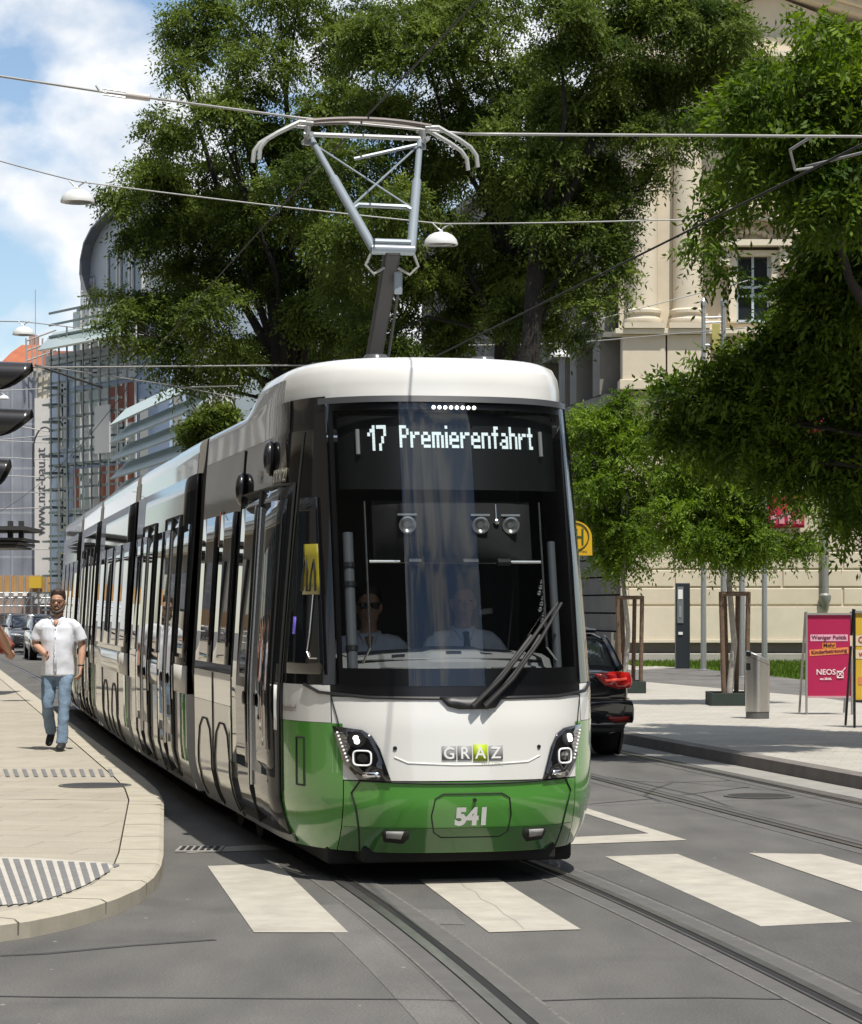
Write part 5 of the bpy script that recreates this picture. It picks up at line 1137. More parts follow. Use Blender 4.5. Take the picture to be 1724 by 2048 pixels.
# pedestals, cornice line and half columns
zc0, zc1 = bZ(662), bZ(236)
cpos = [U(1285), U(1374), U(1640), U(1729), U(1905)]
for u in cpos:
    m = MB(); f1.box(m, u-.62, u+.62, 7.96, zc0-.16, -.3, .55); f1.box(m, u-.70, u+.70, 7.96, 8.25, -.3, .63); m.build('pedestal', STONE, cb, bevel=.02)
    c = f1.p(u, 0, .22)
    m = MB(); f1.box(m, u-.58, u+.58, zc0+.005, zc0+.16, -.3, .80)
    m.lathe([(.56, zc0+.161), (.58, zc0+.22), (.56, zc0+.30), (.48, zc0+.33), (.46, zc0+.42), (.52, zc0+.47), (.52, zc0+.55), (.44, zc0+.60), (.425, zc0+.8), (.425, zc0+2.6), (.405, zc0+4.5), (.37, zc1-.02)], c, 28); m.build('column', STONE, cb, smooth=True)
    m = MB(); m.lathe([(.37, zc1), (.42, zc1+.04), (.39, zc1+.10), (.40, zc1+.3), (.50, zc1+.50), (.46, zc1+.56)], c, 20); f1.box(m, u-.56, u+.56, zc1+.565, zc1+.68, -.3, .78)
    for k in range(8):
        a = 2*PI*k/8; m.ball(c+Vector((.42*math.cos(a), .42*math.sin(a), zc1+.36)), (.10, .10, .16), 8, 6)
    m.build('capital', STONE_L, cb, smooth=True)
m = MB(); f1.box(m, -.5, f1.len, zc0-.15, zc0, -.3, .72); m.build('sill_course', STONE_L, cb, bevel=.015)
m = MB(); f1.box(m, U(1313), U(1345), zc0+.01, zc1+.6, -.3, .10); f1.box(m, -.35, U(1258), zc0+.01, zc1+.6, -.3, .06); m.build('pilaster_strip', STONE, cb)
# entablature with dentils
ze = zc1+.69
m = MB()
for (z0, z1, d) in ((ze, ze+.22, .60), (ze+.222, ze+.44, .66), (ze+.442, ze+.56, .74)): f1.box(m, -.7, f1.len, z0, z1, -.3, d)
u = -.7
while u < f1.len: f1.box(m, u, u+.16, ze+.57, ze+.74, -.3, .86); u += .30
f1.box(m, -.8, f1.len, ze+.742, ze+.86, -.3, 1.05); f1.box(m, -.85, f1.len, ze+.862, ze+1.0, -.3, 1.15); m.build('entablature', STONE_L, cb)
# attic storey and pediment
za = ze+1.0; ap = (U(1540), bZ(-16))
m = MB(); f1.box(m, -.2, f1.len, za, za+.6, -.3, .15); m.build('attic', STONE, cb)
tym = [f1.p(-1.0, za+.01, -.25), f1.p(ap[0]*2+1.0, za+.01, -.25), f1.p(*ap, -.25)]
m = MB(); m.prism(tym, (0, 2.0, 0)); m.build('pediment', STONE_L, cb)
for sgn in (-1, 1):
    e0_ = Vector((ap[0]+sgn*(ap[0]+2.2), 0, za+.10)); e1 = Vector((ap[0], 0, ap[1]))
    for k, (th, d) in enumerate(((.18, .25), (.16, .55), (.20, .85))):
        o = .05+sum((.19, .17)[:k]); up = Vector((0, 0, 1))
        pts = [f1.p(e0_.x, e0_.z+o, d), f1.p(e1.x, e1.z+o, d), f1.p(e1.x, e1.z+o+th, d), f1.p(e0_.x, e0_.z+o+th, d)]
        m = MB(); m.prism(pts, (0, d+1.6, 0)); m.build('raking_cornice', STONE, cb)
m = MB(); f1.box(m, U(1470), U(1500), za+.7, za+1.9, -.24, .02); m.build('lightning_rod_block', STONE, cb) if False else None
m = MB(); m.tube([f1.p(U(1645), za+1.6, .9), f1.p(U(1645), bZ(-60), .9)], .08, 8); m.build('rain_pipe', STEEL, cb)
# tall windows with curved hoods on the main floor, plain ones below
for px in (1507, 1822):
    u = U(px); z0, z1 = zc0+.25, bZ(512)
    fr = MB(); f1.box(fr, u-.72, u-.50, z0, z1+.15, -.3, .14); f1.box(fr, u+.50, u+.72, z0, z1+.15, -.3, .14); f1.box(fr, u-.5, u+.5, z1, z1+.15, -.3, .14); wn_ = fr.build('window', STONE_L, cb, bevel=.01)
    m = MB(); f1.box(m, u-.5, u+.5, z0, z1, -.3, -.24); m.build('pane', WINDARK, wn_)
    m = MB(); f1.box(m, u-.035, u+.035, z0, z1, -.24, -.17)
    for zz in (z0+.02, z0+.75, z0+1.0): f1.box(m, u-.5, u+.5, zz, zz+.07, -.24, -.18)
    for sg in (-.46, .46): f1.box(m, u+sg-.04, u+sg+.04, z0, z1, -.24, -.18)
    m.build('frame', M('window_frame_blue', (.42, .50, .54), .4), wn_)
    hd_ = MB(); f1.box(hd_, u-1.05, u+1.05, z1+.25, z1+.42, -.3, .45); f1.box(hd_, u-1.0, u-.72, z1-.3, z1+.25, -.3, .3); f1.box(hd_, u+.72, u+1.0, z1-.3, z1+.25, -.3, .3); hd_.build('hood_shelf', STONE_L, wn_)
    for k, (r, th, d) in enumerate(((1.18, .16, .34), (1.34, .13, .5))):
        arc = [(u+r*math.sin(a), z1-.05+r*math.cos(a)*.95) for a in [-1.05+2.1*i/16 for i in range(17)]]; arc = [(u-r*.92-.28, arc[0][1])]+arc+[(u+r*.92+.28, arc[-1][1])]
        m = MB(); m.loft([[f1.p(x, z, -.3), f1.p(x, z, d), f1.p(x, z+th, d), f1.p(x, z+th, -.3)] for x, z in arc]); m.build('curved_hood', STONE_L, wn_)
    m = MB()
    for k in range(7): m.ball(f1.p(u-.5+k*.17, z1+.58+.18*math.sin(k/6*PI), -.22), (.11, .12, .13), 8, 6)
    m.build('relief', STONE, wn_, smooth=True)
for px in (1400, 1540, 1700, 1860):
    u = U(px); fr = MB(); f1.box(fr, u-.75, u+.75, 3.9, 6.6, .10, .135); wn_ = fr.build('window', STONE_L, cb); m = MB(); f1.box(m, u-.6, u+.6, 4.0, 6.5, .136, .15); m.build('pane', WINDARK, wn_)
    m = MB(); f1.box(m, u-.04, u+.04, 4.0, 6.5, .151, .19); f1.box(m, u-.6, u+.6, 5.6, 5.68, .151, .185); m.build('frame', FRAMEW, wn_)
# side wing running back along the street, in its own shade
f2 = Fac((bX(1262)-.3, YB+.35), (bX(1262)-.3-.165*34, YB+34)); f2.n = Vector((-f2.u.y, f2.u.x, 0))
m = MB(); f2.box(m, 0, f2.len, 0, bZ(200), -8, -.25); STONE_D = M('shaded_wing_stone', (.20, .19, .17), .85, 0, (1.1, .2, 9), (25, .25, .01)); m.build('side_wall', STONE_D, cb)  # the wing's shade is put into a darker stone colour
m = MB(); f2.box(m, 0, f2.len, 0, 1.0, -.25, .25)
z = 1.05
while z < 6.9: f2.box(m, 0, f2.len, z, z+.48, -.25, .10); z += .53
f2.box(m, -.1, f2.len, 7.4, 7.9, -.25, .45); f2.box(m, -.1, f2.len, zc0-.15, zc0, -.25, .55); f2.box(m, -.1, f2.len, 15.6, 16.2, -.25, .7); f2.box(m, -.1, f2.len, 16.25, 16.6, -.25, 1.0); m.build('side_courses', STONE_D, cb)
for k in range(7):
    u = 2.4+k*4.7
    for du in (-1.55, 1.55):
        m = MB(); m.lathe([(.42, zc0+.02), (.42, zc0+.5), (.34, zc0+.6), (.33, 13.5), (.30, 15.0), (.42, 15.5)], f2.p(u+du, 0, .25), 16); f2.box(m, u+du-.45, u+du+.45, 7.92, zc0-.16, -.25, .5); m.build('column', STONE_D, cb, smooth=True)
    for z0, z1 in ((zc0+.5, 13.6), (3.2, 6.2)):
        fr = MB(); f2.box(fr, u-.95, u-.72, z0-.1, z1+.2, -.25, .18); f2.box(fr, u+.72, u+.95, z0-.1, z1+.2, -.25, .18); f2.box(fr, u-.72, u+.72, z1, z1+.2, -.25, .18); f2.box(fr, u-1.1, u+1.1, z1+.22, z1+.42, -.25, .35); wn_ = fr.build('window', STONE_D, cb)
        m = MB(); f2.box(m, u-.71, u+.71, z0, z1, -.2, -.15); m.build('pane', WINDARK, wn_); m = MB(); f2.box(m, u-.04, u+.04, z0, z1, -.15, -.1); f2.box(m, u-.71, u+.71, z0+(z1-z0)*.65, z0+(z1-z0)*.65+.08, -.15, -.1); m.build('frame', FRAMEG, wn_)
# downpipe with hopper on the facade
dp = thing('downpipe', 'grey downpipe on the rusticated facade right of the young trees', 'drainpipe', (bX(1648), YB-.2, 1.5))
m = MB(); m.tube([(bX(1648), YB-.22, 2.0), (bX(1648), YB-.22, 9.0)], .105, 12); m.build('pipe', M('zinc_pipe', (.27, .27, .26), .5, .4), dp, smooth=True)
m = MB(); m.lathe([(.05, -.28), (.09, -.16), (.16, .0), (.17, .14), (.11, .2)], (bX(1648), YB-.22, 1.93), 14); m.build('foot', M('zinc_pipe', (.27, .27, .26), .5, .4), dp, smooth=True)
# red banners on the facade
BAN = M('red_banner', (.42, .012, .055), .8, 0, (6, .15)); BANW = M('banner_pale_print', (.55, .25, .3), .8)
for px, y0, y1, hw, lab in ((1622, 735, 868, 22, 'dark red banner hanging high on the facade, half hidden by leaves'), (1568, 985, 1056, 38, 'red banner with pale print on the facade behind the young tree')):
    t = thing('banner', lab, 'banner', (bX(px), YB-.3, bZ(y1))); x0, x1 = bX(px-hw), bX(px+hw)
    g_ = MB(); n = 12; g_.loft([[Vector((x0+(x1-x0)*i/n, YB-.32+.03*math.sin(i*1.3)+.02*math.sin(z*2), z)) for i in range(n+1)] for z in np.linspace(bZ(y1), bZ(y0), 10)], False, False); o = g_.build('cloth', BAN, t, smooth='all'); o.modifiers.new('t', 'SOLIDIFY').thickness = .01
    m = MB(); m.tube([(x0-.1, YB-.33, bZ(y0)), (x1+.1, YB-.33, bZ(y0))], .03, 8); m.build('rod', STEEL, t)
    if y1 > 1000:
        m = MB()
        for k in range(4): m.box((x0+.12+k*.24, YB-.375, bZ(1048)), (x0+.27+k*.24, YB-.368, bZ(1030)))
        m.build('print', BANW, t)
# yellow banner between two flag masts
t = thing('banner', 'small yellow banner between the two tall masts', 'banner', W(1430, 700, 62)); a, b = W(1424, 648, 62), W(1440, 700, 62)
m = MB(); m.box((a.x, 61.98, b.z), (b.x, 62.0, a.z)); m.build('cloth', M('yellow_banner', (.40, .36, .12), .8, 0, (5, .2)), t)

# blue office building with sun-shade grid along the far right side of the street
BLUEW = M('blue_panel', (.37, .48, .66), .5, 0, (.4, .06)); GRID = M('grid_green_steel', (.19, .23, .22), .55, .2); TEAL = M('teal_louvre', (.46, .56, .57), .5, 0, (.8, .06)); ORW = M('terracotta_panel', (.36, .12, .08), .7, 0, (1.5, .12)); PGLASS = M('office_glass', (.07, .09, .11), .05, 0, None, None, coat=.6)
bb = thing('office_building', 'modern pale blue office building with steel sun-shade grid and curved roof storey', 'building', (-12, 92, 0))
f4 = Fac((-5.8, 70), (-9.4, 83.0)); f4.n = Vector((-f4.u.y, f4.u.x, 0))
f3 = Fac(tuple(W(296, 1215, 86.5))[:2], tuple(W(104, 1215, 92.5))[:2]); f3.n = Vector((-f3.u.y, f3.u.x, 0))
def u3(px):
    k = (px-CXP)/F; return (k*f3.o.y-f3.o.x)/(f3.u.x-k*f3.u.y)
HB = 10.3
m = MB(); f3.box(m, -1.5, f3.len, 0, HB, -9, 0); m.build('wall', BLUEW, bb)
m = MB(); f4.box(m, 2, f4.len, 0, 5.0, -3, -.6); m.build('low_wing', M('glass_wing', (.16, .22, .24), .25), bb)
m = MB(); f4.box(m, 2, f4.len, 5.0, 8.6, -3, -1.6); m.build('wing_upper', M('green_glass_wing', (.20, .25, .25), .2, 0, None, None, coat=.5), bb)
m = MB(); f3.box(m, -1.6, f3.len+.1, HB+.01, HB+.35, -9.1, .2); m.build('roof_edge', FRAMEG, bb)
ua_, ub_ = u3(275), u3(147)
for k in range(4):
    z0 = 1.2+2.75*k
    nb = 7; pw = (ub_-ua_)/nb
    for i in range(nb):
        a = ua_+i*pw; mt = ORW if (k in (1, 2) and i < 4 and not (k == 2 and i > 2)) or (k == 1 and i == 6) else (TEAL if (i+k) % 3 == 0 else M('pale_window_panel', (.52, .55, .54), .4))
        m = MB(); f3.box(m, a+.05, a+pw-.05, z0, z0+1.25, .01, .05); wn_ = m.build('window', PGLASS if (i*3+k) % 5 == 0 else M('bright_window', (.50, .54, .55), .15), bb)
        m = MB(); f3.box(m, a+.05, a+pw-.05, z0+1.252, z0+2.6, .01, .045); m.build('spandrel', mt, bb)
        m = MB(); f3.box(m, a-.05, a+.05, z0, z0+2.6, .046, .10); f3.box(m, a+.05, a+pw-.05, z0+.6, z0+.66, .051, .08); m.build('mullion', FRAMEW, wn_)
for z0, mt in ((1.3, WINDARK), (4.4, WINDARK), (7.3, WINDARK)):
    m = MB(); f3.box(m, u3(137), u3(116), z0, z0+2.4, .01, .05); wn_ = m.build('window', mt, bb); m = MB(); f3.box(m, u3(127), u3(117), z0+.1, z0+2.3, .051, .09); m.build('shutter', M('grey_shutter', (.4, .41, .42), .6), wn_)
gr = MB()
nv = 9
for i in range(nv): u = ua_-.1+(ub_-ua_+.2)*i/(nv-1); f3.box(gr, u-.03, u+.03, 1.0, HB+1.1-.25*(i % 3), .8, .84)
for i in range(27): z = 1.3+i*.41; f3.box(gr, ua_-.3, ub_+.35, z, z+.075, .74, .79)
for i in range(5):
    u = ua_+(ub_-ua_)*i/4
    for j in range(6): f3.box(gr, u-.03, u+.03, 1.5+j*1.7, 1.56+j*1.7, .05, .735)
gr.build('sunshade_grid', GRID, bb)
for i in range(15):
    z = 1.6+i*.6; ls = MB(); f3.box(ls, ub_+.36, ub_+.95, z, z+.07, .2, .75); ls.build('fin', GRID, bb)
m = MB(); f3.box(m, ua_+.2, ua_+1.3, 6.9, 8.5, .9, .95); m.build('slat_panel', FRAMEW, bb)
tg = MB(); tg.loft([[f3.p(u, HB+.36, 1.1), f3.p(u, HB+1.0, .5), f3.p(u, HB+1.05, .55), f3.p(u, HB+.41, 1.15)] for u in (ua_-1.0, ub_+.5)]); tg.build('tilted_glass', M('tilted_glass_green', (.30, .38, .37), .15, 0, None, None, coat=.5), bb)
for k in range(6):
    z0 = 4.6+k*.56; pts = [f4.p(0, z0, 1.0), f4.p(0, z0+.52, .50), f4.p(0, z0+.55, .55), f4.p(0, z0+.03, 1.06)]
    m = MB(); m.loft([[p+f4.u*u for p in pts] for u in (-3, 5, 12.2)]); m.build('louvre', TEAL, bb)
for u in (-2, 4, 10): m = MB(); f4.box(m, u, u+.15, 4.4, 8.1, .2, .45); m.build('louvre_post', FRAMEG, bb)
m = MB(); f4.box(m, .6, 1.3, 6.0, 8.9, -.6, .1); m.build('chimney', M('pale_render', (.55, .56, .55), .8), bb)
# curved roof storey
uR, uL = u3(300), u3(166)
HC = 11.9
m = MB(); f3.box(m, u3(300), u3(150), HB+.36, HC, -6, -.3); m.build('setback_storey', M('grey_blue_panel', (.28, .33, .40), .45, 0, (1.2, .08)), bb)
m = MB(); f3.box(m, u3(300), u3(148), HC+.01, HC+.3, -6.1, -.1); m.build('setback_cornice', FRAMEG, bb)
for q_ in (158, 190, 222, 254): m = MB(); f3.box(m, u3(q_+22), u3(q_), HB+.6, HC-.25, -.29, -.22); m.build('window', WINDARK if q_ > 180 else M('bright_window', (.50, .54, .55), .15), bb)
cur = [(u3(180), HC+.31), (u3(167), HC+.85), (u3(162), HC+1.4), (u3(163), HC+1.9), (u3(170), HC+2.45), (u3(185), HC+2.9), (u3(215), HC+3.3), (u3(250), HC+3.5), (u3(300), HC+3.4)]
m = MB(); m.prism([f3.p(uR, HC+.305, -.35)]+[f3.p(u, z, -.35) for u, z in cur], -f3.n*2.6); m.build('roof_storey', M('zinc_cladding', (.40, .43, .46), .45, .3, (.8, .08)), bb)
m = MB(); m.loft([[f3.p(u, z, .05), f3.p(u+.05, z+.05, .05), f3.p(u+.05, z+.05, -3.0), f3.p(u, z, -3.0)] for u, z in cur]); m.build('curved_edge', M('edge_zinc_dark', (.16, .17, .19), .4, .4), bb)
for pa_, pb_ in ((220, 203), (245, 228), (270, 253)):
    m = MB(); f3.box(m, u3(pa_), u3(pb_), HC+.5, HC+2.0, -.34, -.28); wn_ = m.build('window', PGLASS, bb); m = MB(); f3.box(m, u3(pa_)-.08, u3(pa_), HC+.4, HC+2.1, -.34, -.22); f3.box(m, u3(pb_), u3(pb_)+.08, HC+.4, HC+2.1, -.34, -.22); m.build('frame', FRAMEW, wn_)
m = MB()
for i in range(8): u = u3(172)+i*.14; m.tube([f3.p(u, HC+.3, -.3), f3.p(u, HC+1.3, -.3)], .02, 6)
for z in (.6, .85, 1.1, 1.35): m.tube([f3.p(u3(172), HC+z, -.3), f3.p(u3(150), HC+z, -.3)], .018, 6)
m.build('railing', STEEL, bb)

# far end of the street: wrapped scaffold, red roof tower, orange hoarding, pale filler houses
NET = M('scaffold_net', (.235, .25, .28), .85, 0, (.5, .18, 10)); YS = 118.
def fX(px, Y=YS): return (px-CXP)*Y/F
def fZ(py, Y=YS): return H+(HYP-py)*Y/F
sb = thing('scaffolded_building', 'building wrapped in grey scaffold netting at the far left', 'building', (fX(30), YS+5, 0))
def mat_stripes(name, col, sx, sz):
    m = bpy.data.materials.new(name); m.use_nodes = True; t = m.node_tree; b = t.nodes['Principled BSDF']; lk = t.links.new
    c = t.nodes.new('ShaderNodeTexCoord'); br = t.nodes.new('ShaderNodeTexBrick'); mp2 = t.nodes.new('ShaderNodeMapping'); mp2.inputs['Rotation'].default_value = (PI/2, 0, 0)
    br.offset = 0; br.inputs['Scale'].default_value = 1; br.inputs['Brick Width'].default_value = sx; br.inputs['Row Height'].default_value = sz; br.inputs['Mortar Size'].default_value = .05
    br.inputs['Color1'].default_value = (*col, 1); br.inputs['Color2'].default_value = (col[0]*.85, col[1]*.86, col[2]*.9, 1); br.inputs['Mortar'].default_value = (col[0]*1.25, col[1]*1.25, col[2]*1.2, 1)
    n_ = t.nodes.new('ShaderNodeTexNoise'); n_.inputs['Scale'].default_value = .7; n_.inputs['Detail'].default_value = 8
    x = t.nodes.new('ShaderNodeMixRGB'); x.blend_type = 'OVERLAY'; x.inputs['Fac'].default_value = .55
    lk(c.outputs['Object'], mp2.inputs['Vector']); lk(mp2.outputs['Vector'], br.inputs['Vector']); lk(c.outputs['Object'], n_.inputs['Vector']); lk(br.outputs['Color'], x.inputs['Color1']); lk(n_.outputs['Fac'], x.inputs['Color2']); lk(x.outputs['Color'], b.inputs['Base Color']); b.inputs['Roughness'].default_value = .85
    return m
m = MB(); m.box((fX(-160), YS, 2.9), (fX(80), YS+10, fZ(738))); m.build('wall', mat_stripes('netting', (.24, .255, .285), 1.1, 2.0), sb)
m = MB(); n = 14; m.loft([[Vector((fX(-160)+(fX(80)-fX(-160))*i/40, YS-.7+.10*math.sin(i*1.7), z)) for i in range(41)] for z in (2.9, 5, 7, 9, 11, fZ(745))], False, False); m.build('netting', mat_stripes('netting_front', (.24, .255, .285), 1.1, 2.0), sb, smooth='all')
m = MB(); m.box((fX(76), YS-1.0, 1.9), (fX(105), YS+6, fZ(800))); m.build('printed_sheet', M('pale_sheet', (.52, .50, .47), .8, 0, (.8, .12, 8)), sb)
LT = M('sheet_lettering', (.05, .05, .06), .7)
lettering('sheet_text', 'www.nzt-bau.at', .62, lambda x, y: Vector((fX(97)-y*1.0, YS-1.02, fZ(985)+x)), LT, sb)
m = MB(); m.box((fX(60), YS-.5, fZ(800)), (fX(106), YS+6, fZ(735))); m.build('top_sheet', M('cream_sheet', (.5, .45, .36), .8, 0, (.6, .25, 8)), sb)
m = MB()
for i in range(6): m.tube([(fX(64+i*9), YS-1.2, fZ(760)), (fX(60+i*11), YS-1.2, fZ(682)-.0)], .04, 6)
for pz in (700, 720, 740): m.tube([(fX(62), YS-1.2, fZ(pz)+.3), (fX(120), YS-1.2, fZ(pz-8)+.6)], .04, 6)
m.build('scaffold_tubes', M('scaffold_tube', (.42, .40, .37), .5, .5), sb)
rt = thing('red_roof_house', 'house with an orange red hipped tile roof rising at the far left', 'building', (fX(60, 135), 140, 0)); RT = M('red_tiles', (.36, .115, .055), .85, 0, (2.2, .22, 8))
zc = fZ(690, 135); m = MB(); rg_ = []
for z, hw_ in ((fZ(765, 135), 2.9), (fZ(735, 135), 1.75), (fZ(700, 135), 1.0), (fZ(684, 135), .55)): cx_ = fX(56, 135); rg_.append([Vector((cx_-hw_, 137-hw_, z)), Vector((cx_+hw_, 137-hw_, z)), Vector((cx_+hw_, 137+hw_, z)), Vector((cx_-hw_, 137+hw_, z))])
m.loft(rg_); m.build('roof', RT, rt); m = MB(); m.box((fX(56, 135)-2.6, 134.6, 0), (fX(56, 135)+2.6, 139.4, fZ(765, 135))); m.build('wall', M('pale_brick_wall', (.42, .30, .24), .85, 0, (1, .2)), rt)
m = MB(); m.box((fX(56, 135)-.2, 136.6, fZ(684, 135)), (fX(56, 135)+.25, 137.2, fZ(664, 135))); m.build('chimney', M('chimney_brick', (.40, .22, .16), .85), rt)
m = MB(); m.tube([(fX(62, 135), 136.5, fZ(690, 135)), (fX(62, 135), 136.5, fZ(572, 135))], .022, 6); m.build('antenna', STEEL, rt)
rb = thing('red_brick_house', 'red brick house behind the scaffolding at the street end', 'building', (fX(105, 126), 130, 0))
m = MB(); m.box((fX(84, 126), 126, 0), (fX(150, 126), 134, fZ(702, 126))); m.build('wall', M('red_wall', (.34, .14, .10), .85, 0, (.9, .2)), rb)
for i in range(3):
    for j in range(3):
        m = MB(); m.box((fX(90+i*16, 126), 125.93, fZ(1060-120*j, 126)), (fX(100+i*16, 126), 126, fZ(1005-120*j, 126))); m.build('window', WINDARK, rb)
hb_ = thing('hoarding', 'orange hoarding with yellow containers across the street end', 'hoarding', (fX(50, 112), 112, 0))
m = MB(); m.box((fX(-120, 112), 112, fZ(1184, 112)), (fX(104, 112), 112.2, fZ(1151, 112))); m.build('panel', M('orange_net', (.46, .26, .10), .8, 0, (.9, .35, 9)), hb_)
for px in (58, 70): m = MB(); m.box((fX(px, 111), 111, fZ(1176, 111)), (fX(px+12, 111), 111.8, fZ(1153, 111))); m.build('container', M('yellow_plastic', (.55, .36, .03), .6), hb_)
m = MB()
for i in range(12):
    x = fX(-60+14*i, 112); m.tube([(x, 111.6, .0), (x, 111.6, fZ(1150, 112))], .045, 6)
    m.tube([(x, 111.6, fZ(1212, 112)), (fX(-60+14*(i+1), 112), 111.6, fZ(1186, 112))], .03, 5)
for py in (1186, 1196, 1212): m.tube([(fX(-70, 112), 111.6, fZ(py, 112)), (fX(112, 112), 111.6, fZ(py, 112))], .04, 6)
m.build('scaffold_frame', STEEL, hb_)
m = MB()
for i in range(4): m.box((fX(10+18*i, 111.5), 111.4, fZ(1192, 112)), (fX(18+18*i, 111.5), 111.5, fZ(1184, 112)))
m.build('scaffold_sign', NUMW, hb_)

# row of houses on the left of the street, outside the picture but mirrored in the tram's side
def row_house(A, B, hgt, wallc, lab, wallm=None, nwin=6, floors=4, shop=True, frame=None):
    f = Fac(A, B); f.n = Vector((f.u.y, -f.u.x, 0)); cx_ = (Vector((*A, 0))+Vector((*B, 0)))/2; t = thing('row_house', lab, 'building', cx_)
    m = MB(); f.box(m, 0, f.len, 0, hgt, -9, 0); m.build('wall', wallm or M('render_%d' % int(wallc[0]*1000), wallc, .85, 0, (.5, .1)), t)
    m = MB(); f.box(m, -.1, f.len+.1, hgt, hgt+.4, -9.2, .5); f.box(m, 0, f.len, 4.2, 4.5, .0, .35); m.build('cornice', STONE_L, t)
    pitch = f.len/nwin
    for i in range(nwin):
        u = pitch*(i+.5)
        for k in range(floors):
            z0 = 5.3+k*3.4
            if z0+2.1 > hgt-.3: break
            m = MB(); f.box(m, u-.65, u+.65, z0, z0+2.0, .01, .06); wn_ = m.build('window', WINDARK, t)
            m = MB(); f.box(m, u-.78, u-.651, z0-.12, z0+2.15, .01, .12); f.box(m, u+.651, u+.78, z0-.12, z0+2.15, .01, .12); f.box(m, u-.65, u+.65, z0+2.002, z0+2.15, .01, .12); m.build('frame', frame or FRAMEW, wn_)
        if shop: m = MB(); f.box(m, u-pitch*.38, u+pitch*.38, .5, 3.6, .01, .08); m.build('shop_window', WINDARK, t)
    return t
row_house((-8.2, 19), (-11.2, 34), 17, (.24, .22, .19), 'cream town house left of the street, mirrored in the tram doors', nwin=5)
row_house((-11.4, 35), (-15.2, 54), 15, (.30, .28, .25), 'pale grey town house left of the street, mirrored further along the tram', nwin=6)
row_house((-15.4, 55), (-21.5, 88), 16, (.30, .25, .18), 'ochre town house left of the street, mirrored in the tram tail', nwin=10)
# dark masses out of view that the windscreen mirrors, shaped to leave a sky strip
row_house((-38, 8), (-8, -19), 24, (.07, .06, .05), 'dark brown office block behind the viewer, mirrored in the left of the windscreen', nwin=10, floors=6, frame=DARKSTEEL)
row_house((22, -16), (45, 8), 26, (.06, .058, .055), 'dark grey block in place of trees behind the viewer, mirrored in the right of the windscreen', nwin=9, floors=6, frame=DARKSTEEL)  # unseen block set where the mirrored dark trees would stand
row_house((45, 9), (46, 60), 24, (.065, .06, .055), 'dark block added beyond the right pavement, mirrored in the right rim of the windscreen', nwin=12, floors=6, frame=DARKSTEEL)  # unseen block added to keep sky out of the windscreen's right rim
# ================================================================== street furniture
# litter bin
c = W(1515, 1437, 37.0); Yb = F*(H-.118)/(1437-HYP); c = Vector(((1515-CXP)*Yb/F, Yb, .118)); r = .175
t = thing('litter_bin', 'round brushed steel litter bin with slanted top on the right pavement', 'litter bin', c)
m = MB(); m.lathe([(r*.96, 0), (r*.96, .10), (.02, .101)], c, 32); m.build('base', M('bin_base', (.12, .12, .115), .6, .2), t, smooth=True)
n = 36; low = [c+Vector((r*math.cos(2*PI*k/n), r*math.sin(2*PI*k/n), .102)) for k in range(n)]
hi = [Vector((p.x, p.y, c.z+.90-(p.x-c.x)*.42)) for p in low]; hi2 = [c+(p-c)*1+Vector((0, 0, .0)) for p in hi]
m = MB(); m.loft([low, hi], False); m.add(hi+[Vector((c.x+(p.x-c.x)*.9, c.y+(p.y-c.y)*.9, p.z+.015)) for p in hi], [(k, (k+1) % n, n+(k+1) % n, n+k) for k in range(n)]+[tuple(range(n, 2*n))]); m.build('shell', BRUSHED, t, smooth=True)
def oncyl(a, z, rr): return c+Vector((rr*math.sin(a), -rr*math.cos(a), z))
for z0, z1, a0, a1 in ((.70, .80, -1.25, -.75), (.90, .965, -1.3, -.7)):
    m = MB(); m.loft([[oncyl(a0+(a1-a0)*k/6, z, r+.006) for k in range(7)] for z in (z0, z1)], False, False); o = m.build('opening', BLACK, t, fix=False); o.modifiers.new('t', 'SOLIDIFY').thickness = .008
m = MB(); m.loft([[oncyl(-1.35+2.5*k/12, z-(math.sin(-1.35+2.5*k/12)*r)*.42, r+.003) for k in range(13)] for z in (.835, .842)], False, False); m.build('rim_line', DARKSTEEL, t, fix=False)
# information pillar
Yk = 68.; x0, x1 = gy(1352, Yk), gy(1380, Yk); zt = W(0, 1166, Yk).z
t = thing('ticket_pillar', 'tall dark grey ticket pillar standing at the edge of the lawn', 'ticket machine', ((x0+x1)/2, Yk, .12)); PK = M('pillar_anthracite', (.022, .028, .034), .35)
m = MB(); m.box((x0, Yk-.02, .12), (x1, Yk+.35, zt)); m.build('case', PK, t, bevel=.02); xm = x0+(x1-x0)*.52
m = MB(); m.box((x0+.03, Yk-.04, zt-1.05), (xm, Yk-.021, zt-.1)); m.build('front_panel', M('pillar_grey', (.16, .18, .19), .4), t, bevel=.004)
m = MB(); m.box((x0+.05, Yk-.05, zt-.42), (xm-.02, Yk-.041, zt-.17)); m.build('sticker', NUMW, t); m = MB(); m.box((x0+.07, Yk-.05, zt-.9), (xm-.05, Yk-.041, zt-.6)); m.build('keypad', STEEL, t)
m = MB(); m.box((x0+.06, Yk-.05, zt-1.35), (xm-.02, Yk-.021, zt-1.28)); m.build('slot', NUMW, t)
